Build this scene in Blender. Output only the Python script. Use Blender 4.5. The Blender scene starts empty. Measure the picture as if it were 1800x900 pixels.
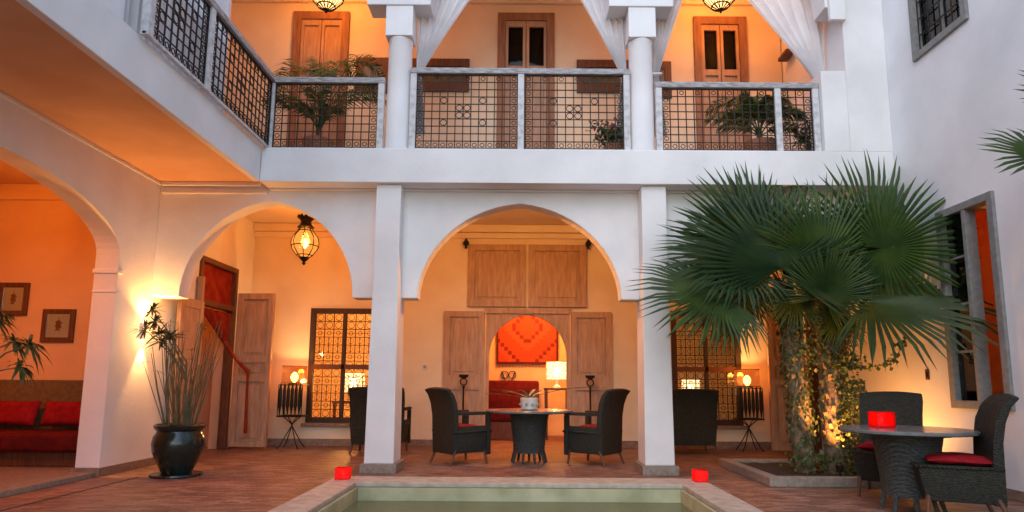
import bpy, bmesh, math, random
from mathutils import Vector, Matrix
random.seed(7)
R = math.radians
S = bpy.context.scene
COL = S.collection

# ------------------------------------------------------------------ camera
FPX, PPX, PPY, CAMH = 1100.0, 915.0, 524.0, 1.05          # in pixels of the 1800 x 900 photograph
_th, _ro = math.atan(151 / FPX), R(.4)
CF = Vector((0, math.cos(_th), math.sin(_th)))
_u0, _r0 = Vector((0, -math.sin(_th), math.cos(_th))), Vector((1, 0, 0))
CR = _r0 * math.cos(_ro) + _u0 * math.sin(_ro)
CU = -_r0 * math.sin(_ro) + _u0 * math.cos(_ro)
CP = Vector((0, 0, CAMH))
cd = bpy.data.cameras.new('camera')
cam = bpy.data.objects.new('camera', cd); COL.objects.link(cam)
cd.sensor_width = 36; cd.lens = FPX / 1800 * 36
cd.shift_x = (900 - PPX) / 1800; cd.shift_y = (PPY - 450) / 1800
cd.clip_start = .05; cd.clip_end = 2000
m = Matrix((CR, CU, -CF)).transposed().to_4x4(); m.translation = CP
cam.matrix_world = m
S.camera = cam

def at(px, py, X=None, Y=None, Z=None):
    """a pixel of the photograph met with a wall, a frontal plane or a level"""
    d = CF + CR * ((px - PPX) / FPX) - CU * ((py - PPY) / FPX)
    t = (X / d.x) if X is not None else (Y / d.y) if Y is not None else ((Z - CAMH) / d.z)
    return CP + d * t

# ------------------------------------------------------------------ sky, sun, exposure
SUN_EL, SUN_AZ = 42, 197
W = bpy.data.worlds.new('World'); S.world = W; W.use_nodes = True
nt = W.node_tree; nt.nodes.clear()
sky = nt.nodes.new('ShaderNodeTexSky'); sky.sky_type = 'NISHITA'; sky.sun_disc = False
sky.sun_elevation = R(SUN_EL); sky.sun_rotation = R(SUN_AZ)
sky.air_density = 1.3; sky.dust_density = .8; sky.ozone_density = 1.8
bg = nt.nodes.new('ShaderNodeBackground'); bg.inputs[1].default_value = .15
out = nt.nodes.new('ShaderNodeOutputWorld')
nt.links.new(sky.outputs[0], bg.inputs[0]); nt.links.new(bg.outputs[0], out.inputs[0])
sl = bpy.data.lights.new('sun', 'SUN'); sl.energy = .32; sl.angle = R(70); sl.color = (1, .96, .93)
sun = bpy.data.objects.new('sun', sl); COL.objects.link(sun)
_sd = Vector((math.sin(R(SUN_AZ)) * math.cos(R(SUN_EL)), math.cos(R(SUN_AZ)) * math.cos(R(SUN_EL)), math.sin(R(SUN_EL))))
sun.rotation_euler = _sd.to_track_quat('Z', 'Y').to_euler()
S.view_settings.view_transform = 'Standard'; S.view_settings.look = 'None'
S.view_settings.gamma = 1; S.view_settings.use_curve_mapping = False
S.view_settings.exposure = 1.0
S.render.engine = 'CYCLES'
S.cycles.use_denoising = True
S.cycles.max_bounces = 7; S.cycles.diffuse_bounces = 4; S.cycles.glossy_bounces = 3
S.cycles.transmission_bounces = 4; S.cycles.transparent_max_bounces = 12
S.cycles.sample_clamp_indirect = 4; S.cycles.caustics_reflective = False; S.cycles.caustics_refractive = False

WARM = (1.0, .39, .085)
WARM2 = (1.0, .47, .14)

def lamp(name, loc, watts, color=WARM, radius=.05, parent=None, spot=None, aim=None):
    l = bpy.data.lights.new(name, 'SPOT' if spot else 'POINT'); l.energy = watts; l.color = color
    l.shadow_soft_size = radius
    o = bpy.data.objects.new(name, l); COL.objects.link(o)
    o.location = Vector(loc) - (wloc(parent) if parent else Vector()); o.parent = parent
    if spot:
        l.spot_size = R(spot); l.spot_blend = .7
        o.rotation_euler = (-Vector(aim)).to_track_quat('Z', 'Y').to_euler()
    return o

# ------------------------------------------------------------------ materials
MATS = {}
def mat(name, c1, c2=None, rough=.7, scale=6, stretch=(1, 1, 1), bump=.0, bscale=60, metal=0, detail=5, spec=.4, lo=.35, hi=.65):
    if name in MATS: return MATS[name]
    M = bpy.data.materials.new(name); M.use_nodes = True; MATS[name] = M
    n = M.node_tree.nodes; l = M.node_tree.links; b = n['Principled BSDF']
    b.inputs['Roughness'].default_value = rough; b.inputs['Metallic'].default_value = metal
    b.inputs['Specular IOR Level'].default_value = spec
    tc = n.new('ShaderNodeTexCoord'); mp = n.new('ShaderNodeMapping'); mp.inputs['Scale'].default_value = stretch
    l.new(tc.outputs['Object'], mp.inputs[0])
    nz = n.new('ShaderNodeTexNoise'); nz.inputs['Scale'].default_value = scale; nz.inputs['Detail'].default_value = detail
    l.new(mp.outputs[0], nz.inputs['Vector'])
    cr = n.new('ShaderNodeValToRGB')
    cr.color_ramp.elements[0].position = lo; cr.color_ramp.elements[1].position = hi
    cr.color_ramp.elements[0].color = (*c1, 1); cr.color_ramp.elements[1].color = (*(c2 or c1), 1)
    l.new(nz.outputs[0], cr.inputs[0]); l.new(cr.outputs[0], b.inputs['Base Color'])
    if bump:
        n2 = n.new('ShaderNodeTexNoise'); n2.inputs['Scale'].default_value = bscale; n2.inputs['Detail'].default_value = 4
        l.new(mp.outputs[0], n2.inputs['Vector'])
        bp = n.new('ShaderNodeBump'); bp.inputs['Strength'].default_value = bump; bp.inputs['Distance'].default_value = .02
        l.new(n2.outputs[0], bp.inputs['Height']); l.new(bp.outputs[0], b.inputs['Normal'])
    return M

def emit(name, col, strength, c2=None):
    if name in MATS: return MATS[name]
    M = bpy.data.materials.new(name); M.use_nodes = True; MATS[name] = M
    n = M.node_tree.nodes; l = M.node_tree.links; b = n['Principled BSDF']
    b.inputs['Base Color'].default_value = (*(c2 or col), 1); b.inputs['Roughness'].default_value = .3
    b.inputs['Emission Color'].default_value = (*col, 1); b.inputs['Emission Strength'].default_value = strength
    return M

def glow_glass(name, tint, col, strength, trans=.55):
    """lamp glass: lets the lamp's light through, glows a little, reflects"""
    if name in MATS: return MATS[name]
    M = bpy.data.materials.new(name); M.use_nodes = True; MATS[name] = M
    n = M.node_tree.nodes; l = M.node_tree.links; n.clear()
    o = n.new('ShaderNodeOutputMaterial'); t = n.new('ShaderNodeBsdfTransparent'); t.inputs[0].default_value = (*tint, 1)
    e = n.new('ShaderNodeEmission'); e.inputs[0].default_value = (*col, 1); e.inputs[1].default_value = strength
    g = n.new('ShaderNodeBsdfGlossy'); g.inputs['Roughness'].default_value = .1
    m1 = n.new('ShaderNodeMixShader'); m1.inputs[0].default_value = 1 - trans
    l.new(t.outputs[0], m1.inputs[1]); l.new(e.outputs[0], m1.inputs[2])
    m2 = n.new('ShaderNodeMixShader'); m2.inputs[0].default_value = .06
    l.new(m1.outputs[0], m2.inputs[1]); l.new(g.outputs[0], m2.inputs[2]); l.new(m2.outputs[0], o.inputs[0])
    return M

def pane_glass(name='window_glass', tint=(.92, .95, .95), refl=1.0):
    if name in MATS: return MATS[name]
    M = bpy.data.materials.new(name); M.use_nodes = True; MATS[name] = M
    n = M.node_tree.nodes; l = M.node_tree.links; n.clear()
    o = n.new('ShaderNodeOutputMaterial'); t = n.new('ShaderNodeBsdfTransparent'); t.inputs[0].default_value = (*tint, 1)
    g = n.new('ShaderNodeBsdfGlossy'); g.inputs['Roughness'].default_value = .04
    fr = n.new('ShaderNodeFresnel'); fr.inputs[0].default_value = 1.5
    ml = n.new('ShaderNodeMath'); ml.operation = 'MULTIPLY'; ml.inputs[1].default_value = refl
    l.new(fr.outputs[0], ml.inputs[0])
    mx = n.new('ShaderNodeMixShader'); l.new(ml.outputs[0], mx.inputs[0])
    l.new(t.outputs[0], mx.inputs[1]); l.new(g.outputs[0], mx.inputs[2]); l.new(mx.outputs[0], o.inputs[0])
    return M

white = mat('white_limewash', (.76, .75, .75), (.86, .85, .85), .85, 1.6, bump=.10, bscale=22, spec=.2)
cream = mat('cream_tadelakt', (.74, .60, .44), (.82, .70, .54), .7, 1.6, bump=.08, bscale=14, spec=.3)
ochre = mat('ochre_tadelakt', (.72, .47, .27), (.80, .56, .34), .7, 1.5, bump=.08, bscale=14, spec=.3)
stone = mat('grey_stone', (.22, .175, .14), (.30, .245, .20), .7, 24, bump=.25, bscale=70)
coping_m = mat('pale_stone', (.36, .31, .25), (.50, .44, .36), .6, 9, bump=.25, bscale=60)
skirt_m = mat('terracotta_skirting', (.20, .13, .10), (.30, .20, .15), .6, 18, bump=.2, bscale=60)
wood = mat('weathered_cedar', (.34, .19, .115), (.54, .35, .24), .7, 6, (4, 4, .6), bump=.15, bscale=30, lo=.25, hi=.75)
red_cedar = mat('red_stained_cedar', (.20, .085, .045), (.34, .17, .095), .65, 6, (4, 4, .6), bump=.15, bscale=30, lo=.25, hi=.75)
wood_d = mat('dark_stained_wood', (.085, .034, .018), (.16, .065, .033), .55, 9, (5, 5, .7), bump=.2, bscale=30)
olive_w = mat('olive_upholstery', (.13, .09, .04), (.19, .13, .06), .8, 20, bump=.3, bscale=160)
iron = mat('black_iron', (.012, .011, .010), (.03, .026, .022), .5, 30, bump=.2, bscale=80, metal=.6)
grille_m = mat('rusty_black_iron', (.018, .014, .012), (.05, .034, .026), .65, 20, bump=.2, bscale=80, metal=.3)
railpaint = mat('worn_white_paint', (.40, .39, .39), (.66, .65, .66), .7, 14, (1, 1, 1), bump=.3, bscale=40, lo=.25, hi=.55)
railtop_m = mat('weathered_grey_timber', (.17, .16, .16), (.50, .49, .50), .75, 9, (1, 5, 5), bump=.35, bscale=30, lo=.28, hi=.62)
frame_grey = mat('grey_window_paint', (.20, .20, .19), (.26, .26, .25), .6, 20, bump=.2, bscale=40)
drape_m = mat('white_voile', (.80, .80, .82), (.88, .88, .90), .9, 4, bump=.05, bscale=90, spec=.1)
red_cloth = mat('red_cushion_cloth', (.22, .006, .012), (.32, .012, .018), .85, 12, bump=.25, bscale=220, spec=.15)
dark_red = mat('dark_red_sofa_cloth', (.085, .007, .008), (.14, .011, .011), .85, 12, bump=.25, bscale=200, spec=.15)
orange_cloth = mat('orange_curtain_cloth', (.55, .13, .02), (.70, .20, .04), .9, 6, bump=.1, bscale=120, spec=.1)
rust_cloth = mat('rust_red_curtain_cloth', (.20, .018, .010), (.32, .04, .016), .9, 6, bump=.1, bscale=120, spec=.1)
pot_m = mat('black_green_glaze', (.006, .012, .009), (.014, .026, .020), .18, 8, bump=.05, bscale=20, spec=.6)
terracotta = mat('terracotta_clay', (.28, .11, .06), (.38, .17, .10), .8, 10, bump=.2, bscale=60)
leaf_fan = mat('fan_palm_leaf', (.014, .042, .016), (.040, .080, .024), .5, 3.5, bump=.1, bscale=40, spec=.35)
def leafy(M, col, f=.28):
    n = M.node_tree.nodes; l = M.node_tree.links; o = n['Material Output']; tr = n.new('ShaderNodeBsdfTranslucent'); tr.inputs[0].default_value = (*col, 1)
    mx = n.new('ShaderNodeMixShader'); mx.inputs[0].default_value = f; l.new(n['Principled BSDF'].outputs[0], mx.inputs[1]); l.new(tr.outputs[0], mx.inputs[2]); l.new(mx.outputs[0], o.inputs[0])
leafy(leaf_fan, (.10, .16, .02))
leaf_palm = mat('potted_palm_leaf', (.022, .065, .014), (.06, .13, .03), .5, 5, spec=.4)
leaf_ivy = mat('ivy_leaf', (.03, .06, .015), (.14, .15, .05), .45, 14, spec=.4)
leaf_pap = mat('papyrus_leaf', (.05, .08, .02), (.12, .14, .05), .6, 8)
stem_pap = mat('papyrus_stem', (.10, .10, .04), (.20, .15, .08), .7, 8)
trunk_m = mat('palm_trunk_fibre', (.09, .06, .035), (.22, .15, .09), .9, 12, (1, 1, 1), bump=.6, bscale=40)
petiole_m = mat('palm_petiole', (.10, .12, .04), (.20, .17, .07), .6, 6)
soil = mat('dark_soil', (.025, .018, .013), (.05, .036, .026), .95, 20, bump=.6, bscale=50)
white_ceramic = mat('white_glaze', (.62, .60, .56), (.72, .70, .66), .3, 12, spec=.5)
tabletop_m = mat('slate_table_top', (.10, .11, .11), (.16, .17, .17), .22, 8, bump=.03, bscale=20, spec=.5)
lampshade_m = None

def weave_mat(name, c1, c2):
    M = mat(name, c1, c2, .62, 40, spec=.3)
    n = M.node_tree.nodes; l = M.node_tree.links; b = n['Principled BSDF']; tc = [x for x in n if x.type == 'TEX_COORD'][0]
    w1 = n.new('ShaderNodeTexWave'); w1.wave_type = 'BANDS'; w1.bands_direction = 'Z'; w1.inputs['Scale'].default_value = 26; w1.inputs['Distortion'].default_value = 1.2
    w2 = n.new('ShaderNodeTexWave'); w2.wave_type = 'BANDS'; w2.bands_direction = 'DIAGONAL'; w2.inputs['Scale'].default_value = 20; w2.inputs['Distortion'].default_value = 1.0
    l.new(tc.outputs['Object'], w1.inputs[0]); l.new(tc.outputs['Object'], w2.inputs[0])
    mm = n.new('ShaderNodeMath'); mm.operation = 'MULTIPLY'; l.new(w1.outputs[1], mm.inputs[0]); l.new(w2.outputs[1], mm.inputs[1])
    bp = n.new('ShaderNodeBump'); bp.inputs['Strength'].default_value = .8; bp.inputs['Distance'].default_value = .012
    l.new(mm.outputs[0], bp.inputs['Height']); l.new(bp.outputs[0], b.inputs['Normal'])
    cr = [x for x in n if x.type == 'VALTORGB'][0]
    mx = n.new('ShaderNodeMix'); mx.data_type = 'RGBA'; mx.blend_type = 'MULTIPLY'; mx.inputs[0].default_value = .7
    l.new(cr.outputs[0], mx.inputs[6]); l.new(w1.outputs[0], mx.inputs[7]); l.new(mx.outputs[2], b.inputs['Base Color'])
    return M
wicker = weave_mat('dark_green_wicker', (.028, .030, .022), (.060, .060, .046))
wicker_g = weave_mat('blue_grey_wicker', (.060, .072, .070), (.11, .122, .118))

def floor_mat():
    M = bpy.data.materials.new('terracotta_brick_paving'); M.use_nodes = True
    n = M.node_tree.nodes; l = M.node_tree.links; b = n['Principled BSDF']
    tc = n.new('ShaderNodeTexCoord')
    br = n.new('ShaderNodeTexBrick'); br.inputs['Scale'].default_value = 1; br.inputs['Brick Width'].default_value = .16
    br.inputs['Row Height'].default_value = .055; br.inputs['Mortar Size'].default_value = .005; br.inputs['Mortar Smooth'].default_value = .4
    br.inputs['Color1'].default_value = (.15, .070, .048, 1); br.inputs['Color2'].default_value = (.33, .19, .14, 1); br.inputs['Mortar'].default_value = (.13, .085, .065, 1)
    wn = n.new('ShaderNodeTexNoise'); wn.inputs['Scale'].default_value = 9
    mxv = n.new('ShaderNodeMix'); mxv.data_type = 'VECTOR'; mxv.inputs[0].default_value = .022
    l.new(tc.outputs['Object'], wn.inputs['Vector']); l.new(tc.outputs['Object'], mxv.inputs[4]); l.new(wn.outputs[1], mxv.inputs[5])
    l.new(mxv.outputs[1], br.inputs['Vector'])
    nz = n.new('ShaderNodeTexNoise'); nz.inputs['Scale'].default_value = 2.2; nz.inputs['Detail'].default_value = 8; nz.inputs['Roughness'].default_value = .7
    l.new(tc.outputs['Object'], nz.inputs['Vector'])
    cr = n.new('ShaderNodeValToRGB'); cr.color_ramp.elements[0].position = .3; cr.color_ramp.elements[1].position = .72
    cr.color_ramp.elements[0].color = (.62, .56, .54, 1); cr.color_ramp.elements[1].color = (1.35, 1.3, 1.28, 1)
    l.new(nz.outputs[0], cr.inputs[0])
    mx = n.new('ShaderNodeMix'); mx.data_type = 'RGBA'; mx.blend_type = 'MULTIPLY'; mx.inputs[0].default_value = 1
    l.new(br.outputs[0], mx.inputs[6]); l.new(cr.outputs[0], mx.inputs[7]); l.new(mx.outputs[2], b.inputs['Base Color'])
    rr = n.new('ShaderNodeMapRange'); rr.inputs[3].default_value = .35; rr.inputs[4].default_value = .7
    l.new(nz.outputs[0], rr.inputs[0]); l.new(rr.outputs[0], b.inputs['Roughness'])
    n3 = n.new('ShaderNodeTexNoise'); n3.inputs['Scale'].default_value = 45; l.new(tc.outputs['Object'], n3.inputs['Vector'])
    ad = n.new('ShaderNodeMath'); ad.operation = 'MULTIPLY_ADD'; ad.inputs[1].default_value = .7
    l.new(n3.outputs[0], ad.inputs[0])
    iv = n.new('ShaderNodeMath'); iv.operation = 'SUBTRACT'; iv.inputs[0].default_value = 1; l.new(br.outputs[1], iv.inputs[1]); l.new(iv.outputs[0], ad.inputs[2])
    bp = n.new('ShaderNodeBump'); bp.inputs['Strength'].default_value = .5; bp.inputs['Distance'].default_value = .008
    l.new(ad.outputs[0], bp.inputs['Height']); l.new(bp.outputs[0], b.inputs['Normal'])
    return M

def water_mat():
    M = bpy.data.materials.new('green_pool_water'); M.use_nodes = True
    n = M.node_tree.nodes; l = M.node_tree.links; n.clear()
    o = n.new('ShaderNodeOutputMaterial'); t = n.new('ShaderNodeBsdfTransparent'); t.inputs[0].default_value = (.50, .60, .36, 1)
    g = n.new('ShaderNodeBsdfGlossy'); g.inputs['Roughness'].default_value = .03
    d = n.new('ShaderNodeBsdfDiffuse'); d.inputs[0].default_value = (.40, .41, .22, 1)
    fr = n.new('ShaderNodeFresnel'); fr.inputs[0].default_value = 1.33
    nz = n.new('ShaderNodeTexNoise'); nz.inputs['Scale'].default_value = 5; nz.inputs['Detail'].default_value = 3
    tc = n.new('ShaderNodeTexCoord'); l.new(tc.outputs['Object'], nz.inputs['Vector'])
    bp = n.new('ShaderNodeBump'); bp.inputs['Strength'].default_value = .25; bp.inputs['Distance'].default_value = .02
    l.new(nz.outputs[0], bp.inputs['Height']); l.new(bp.outputs[0], g.inputs['Normal']); l.new(bp.outputs[0], fr.inputs['Normal'])
    m1 = n.new('ShaderNodeMixShader'); m1.inputs[0].default_value = .35
    l.new(t.outputs[0], m1.inputs[1]); l.new(d.outputs[0], m1.inputs[2])
    sc = n.new('ShaderNodeMath'); sc.operation = 'MULTIPLY'; sc.inputs[1].default_value = .75; l.new(fr.outputs[0], sc.inputs[0])
    mx = n.new('ShaderNodeMixShader'); l.new(sc.outputs[0], mx.inputs[0]); l.new(m1.outputs[0], mx.inputs[1]); l.new(g.outputs[0], mx.inputs[2])
    l.new(mx.outputs[0], o.inputs[0])
    return M

def print_mat(name, paper, ink, ink2):
    """framed print: paper with a soft vase-like figure in the middle (Generated coordinates of the sheet)"""
    M = bpy.data.materials.new(name); M.use_nodes = True
    n = M.node_tree.nodes; l = M.node_tree.links; b = n['Principled BSDF']; b.inputs['Roughness'].default_value = .35
    tc = n.new('ShaderNodeTexCoord'); mp = n.new('ShaderNodeMapping'); mp.inputs['Location'].default_value = (-.5, 0, -.5)
    l.new(tc.outputs['Generated'], mp.inputs[0])
    mp2 = n.new('ShaderNodeMapping'); mp2.inputs['Scale'].default_value = (2.6, 0, 1.7); l.new(mp.outputs[0], mp2.inputs[0])
    nz = n.new('ShaderNodeTexNoise'); nz.inputs['Scale'].default_value = 7; l.new(tc.outputs['Generated'], nz.inputs['Vector'])
    ln = n.new('ShaderNodeVectorMath'); ln.operation = 'LENGTH'; l.new(mp2.outputs[0], ln.inputs[0])
    ad = n.new('ShaderNodeMath'); ad.operation = 'MULTIPLY_ADD'; ad.inputs[1].default_value = 1.0; l.new(nz.outputs[0], ad.inputs[0]); l.new(ln.outputs['Value'], ad.inputs[2])
    cr = n.new('ShaderNodeValToRGB'); e = cr.color_ramp.elements
    e[0].position = .80; e[0].color = (*ink, 1); e[1].position = .96; e[1].color = (*paper, 1)
    x = e.new(.89); x.color = (*ink2, 1)
    l.new(ad.outputs[0], cr.inputs[0]); l.new(cr.outputs[0], b.inputs['Base Color'])
    return M

leafy(orange_cloth, (.65, .20, .03), .45); leafy(drape_m, (.8, .8, .82), .14); leafy(leaf_palm, (.08, .13, .02), .25); leafy(leaf_ivy, (.12, .16, .03), .25)
_n = leaf_fan.node_tree.nodes; _l = leaf_fan.node_tree.links      # fronds differ a little from one another
_oi = _n.new('ShaderNodeObjectInfo'); _r = _n.new('ShaderNodeValToRGB'); _r.color_ramp.elements[0].color = (.75, .85, 1.0, 1); _r.color_ramp.elements[1].color = (1.9, 1.6, .9, 1)
_m = _n.new('ShaderNodeMix'); _m.data_type = 'RGBA'; _m.blend_type = 'MULTIPLY'; _m.inputs[0].default_value = 1
_c = [x for x in _n if x.type == 'VALTORGB' and x is not _r and x != _r][0]
_l.new(_oi.outputs['Random'], _r.inputs[0]); _l.new(_c.outputs[0], _m.inputs[6]); _l.new(_r.outputs[0], _m.inputs[7]); _l.new(_m.outputs[2], _n['Principled BSDF'].inputs['Base Color'])

# ------------------------------------------------------------------ geometry helpers
def wloc(o):
    v = Vector()
    while o is not None:
        v += o.location; o = o.parent
    return v

def link(o, parent=None):
    COL.objects.link(o); o.parent = parent
    return o

class MB:
    def __init__(s): s.v = []; s.f = []
    def add(s, vs, fs):
        k = len(s.v); s.v += [tuple(v) for v in vs]; s.f += [tuple(k + i for i in f) for f in fs]; return s
    def box(s, x0, x1, y0, y1, z0, z1):
        return s.add([(x0, y0, z0), (x1, y0, z0), (x1, y1, z0), (x0, y1, z0), (x0, y0, z1), (x1, y0, z1), (x1, y1, z1), (x0, y1, z1)],
                     [(0, 3, 2, 1), (4, 5, 6, 7), (0, 1, 5, 4), (1, 2, 6, 5), (2, 3, 7, 6), (3, 0, 4, 7)])
    def frustum(s, c0, hx0, hy0, z0, c1, hx1, hy1, z1):
        vs = [(c0[0] + a * hx0, c0[1] + b * hy0, z0) for a, b in ((-1, -1), (1, -1), (1, 1), (-1, 1))] + \
             [(c1[0] + a * hx1, c1[1] + b * hy1, z1) for a, b in ((-1, -1), (1, -1), (1, 1), (-1, 1))]
        return s.add(vs, [(0, 3, 2, 1), (4, 5, 6, 7), (0, 1, 5, 4), (1, 2, 6, 5), (2, 3, 7, 6), (3, 0, 4, 7)])
    def prism(s, poly, fn, a, b):
        """polygon (u, v) swept from w = a to w = b; fn(u, v, w) -> xyz"""
        n = len(poly)
        return s.add([fn(u, v, a) for u, v in poly] + [fn(u, v, b) for u, v in poly],
                     [tuple(range(n)), tuple(range(2 * n - 1, n - 1, -1))] + [(i, (i + 1) % n, n + (i + 1) % n, n + i) for i in range(n)])
    def holed(s, u0, u1, v0, v1, holes, fn, a, b):
        us = sorted({u0, u1, *[h[0] for h in holes], *[h[1] for h in holes]}); vs = sorted({v0, v1, *[h[2] for h in holes], *[h[3] for h in holes]})
        us = [u for u in us if u0 <= u <= u1]; vs = [v for v in vs if v0 <= v <= v1]
        def solid(i, j):
            if i < 0 or j < 0 or i >= len(us) - 1 or j >= len(vs) - 1: return False
            cu, cv = (us[i] + us[i + 1]) / 2, (vs[j] + vs[j + 1]) / 2
            return not any(h[0] < cu < h[1] and h[2] < cv < h[3] for h in holes)
        idx = {}
        def V(i, j, w):
            key = (i, j, w)
            if key not in idx: idx[key] = len(s.v); s.v.append(tuple(fn(us[i], vs[j], w)))
            return idx[key]
        for i in range(len(us) - 1):
            for j in range(len(vs) - 1):
                if not solid(i, j): continue
                s.f.append((V(i, j, a), V(i + 1, j, a), V(i + 1, j + 1, a), V(i, j + 1, a)))
                s.f.append((V(i, j, b), V(i, j + 1, b), V(i + 1, j + 1, b), V(i + 1, j, b)))
                if not solid(i - 1, j): s.f.append((V(i, j, a), V(i, j + 1, a), V(i, j + 1, b), V(i, j, b)))
                if not solid(i + 1, j): s.f.append((V(i + 1, j, a), V(i + 1, j, b), V(i + 1, j + 1, b), V(i + 1, j + 1, a)))
                if not solid(i, j - 1): s.f.append((V(i, j, a), V(i, j, b), V(i + 1, j, b), V(i + 1, j, a)))
                if not solid(i, j + 1): s.f.append((V(i, j + 1, a), V(i + 1, j + 1, a), V(i + 1, j + 1, b), V(i, j + 1, b)))
        return s
    def lathe(s, prof, n=24, c=(0, 0, 0), cap=True):
        k = len(s.v)
        for r, z in prof:
            for i in range(n):
                t = 2 * math.pi * i / n; s.v.append((c[0] + r * math.cos(t), c[1] + r * math.sin(t), c[2] + z))
        for j in range(len(prof) - 1):
            for i in range(n):
                i2 = (i + 1) % n; s.f.append((k + j * n + i, k + j * n + i2, k + (j + 1) * n + i2, k + (j + 1) * n + i))
        if cap:
            s.f.append(tuple(k + i for i in range(n - 1, -1, -1))); s.f.append(tuple(k + (len(prof) - 1) * n + i for i in range(n)))
        return s
    def tube(s, pts, rad, n=6, closed=False):
        pts = [Vector(p) for p in pts]; m_ = len(pts); k = len(s.v)
        if not hasattr(rad, '__len__'): rad = [rad] * m_
        up = Vector((0, 0, 1))
        for i, p in enumerate(pts):
            if closed: t = pts[(i + 1) % m_] - pts[i - 1]
            else: t = pts[min(i + 1, m_ - 1)] - pts[max(i - 1, 0)]
            t.normalize()
            a = t.cross(up) if abs(t.z) < .95 else t.cross(Vector((0, 1, 0)))
            a.normalize(); b = t.cross(a)
            for j in range(n):
                an = 2 * math.pi * j / n + math.pi / n
                s.v.append(tuple(p + (a * math.cos(an) + b * math.sin(an)) * rad[i]))
        for i in range(m_ if closed else m_ - 1):
            i2 = (i + 1) % m_
            for j in range(n):
                j2 = (j + 1) % n; s.f.append((k + i * n + j, k + i * n + j2, k + i2 * n + j2, k + i2 * n + j))
        if not closed:
            s.f.append(tuple(k + j for j in range(n))); s.f.append(tuple(k + (m_ - 1) * n + j for j in range(n - 1, -1, -1)))
        return s
    def ring(s, c, r, t, ax='y', n=10, m_=4):
        pts = []
        for i in range(n):
            a = 2 * math.pi * i / n; u, w = r * math.cos(a), r * math.sin(a)
            pts.append((c[0] + u, c[1], c[2] + w) if ax == 'y' else (c[0], c[1] + u, c[2] + w) if ax == 'x' else (c[0] + u, c[1] + w, c[2]))
        return s.tube(pts, t, m_, True)
    def mesh(s, name, center, bevel=0, smooth=None, fix=True):
        me = bpy.data.meshes.new(name)
        me.from_pydata([(v[0] - center[0], v[1] - center[1], v[2] - center[2]) for v in s.v], [], s.f)
        if fix or bevel:
            bm = bmesh.new(); bm.from_mesh(me)
            if fix: bmesh.ops.recalc_face_normals(bm, faces=bm.faces)
            if bevel:
                es = [e for e in bm.edges if len(e.link_faces) == 2 and e.calc_face_angle(0) > R(35)]
                bmesh.ops.bevel(bm, geom=es, offset=bevel, segments=2, affect='EDGES', profile=.6, clamp_overlap=True)
            bm.to_mesh(me); bm.free()
        if smooth is not None:
            me.polygons.foreach_set('use_smooth', [True] * len(me.polygons)); me.set_sharp_from_angle(angle=R(smooth))
        me.update()
        return me
    def build(s, name, material, parent=None, bevel=0, smooth=None, fix=True, base=False):
        xs = [v[0] for v in s.v]; ys = [v[1] for v in s.v]; zs = [v[2] for v in s.v]
        c = Vector(((min(xs) + max(xs)) / 2, (min(ys) + max(ys)) / 2, min(zs) if base else (min(zs) + max(zs)) / 2))
        o = bpy.data.objects.new(name, s.mesh(name, c, bevel, smooth, fix))
        o.data.materials.append(material); o.location = c - (wloc(parent) if parent else Vector())
        return link(o, parent)

def tag(o, label=None, cat=None, group=None, kind=None):
    if label: o['label'] = label
    if cat: o['category'] = cat
    if group: o['group'] = group
    if kind: o['kind'] = kind
    return o
def thing(name, label, cat, loc=(0, 0, 0), group=None):
    o = bpy.data.objects.new(name, None); o.empty_display_size = .2; o.location = loc
    return tag(link(o), label, cat, group)
def copy_tree(o, parent=None):
    c = o.copy(); COL.objects.link(c); c.parent = parent
    for ch in list(o.children): copy_tree(ch, c)
    return c
def inst(me, name, loc, parent, rot=(0, 0, 0), scale=(1, 1, 1)):
    o = bpy.data.objects.new(name, me); o.location = Vector(loc) - wloc(parent); o.rotation_euler = rot; o.scale = scale
    return link(o, parent)
XZ = lambda u, v, w: (u, w, v)          # polygon in a frontal wall, swept along y
YZ = lambda u, v, w: (w, u, v)          # polygon in a side wall, swept along x
XY = lambda u, v, w: (u, v, w)
def arch(c, a, z0, rise, n=28, left_to_right=True, point=.08):
    pts = []
    for i in range(n + 1):
        t = math.pi * (1 - i / n); u = math.cos(t)
        pts.append((c + a * u, z0 + rise * ((1 - point) * math.sin(t) + point * (1 - abs(u)))))
    return pts if left_to_right else pts[::-1]

# ================================================================== THE SETTING
XL, XR, YB = -4.65, 4.65, 10.7             # left wall, right wall, rear wall of the ground-floor gallery
FZ = 3.96                                   # upper floor
fm = floor_mat()
PX0, PX1, PY1, PY0 = -1.66, 1.66, 6.56, .6  # pool opening
b = MB().holed(-60, 60, -60, 60, [(PX0 - .02, PX1 + .02, PY0 - .02, PY1 + .02)], XY, -.12, 0)
ground = tag(b.build('courtyard_ground', fm), kind='structure')
seam = mat('dark_floor_seam', (.05, .035, .03), (.08, .06, .05), .8, 10)  # thin dark strip marks the seam in the floor
tag(MB().box(-4.22, -4.195, 1.2, 7.12, .0, .004).build('floor_channel', seam), kind='structure')

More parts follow.
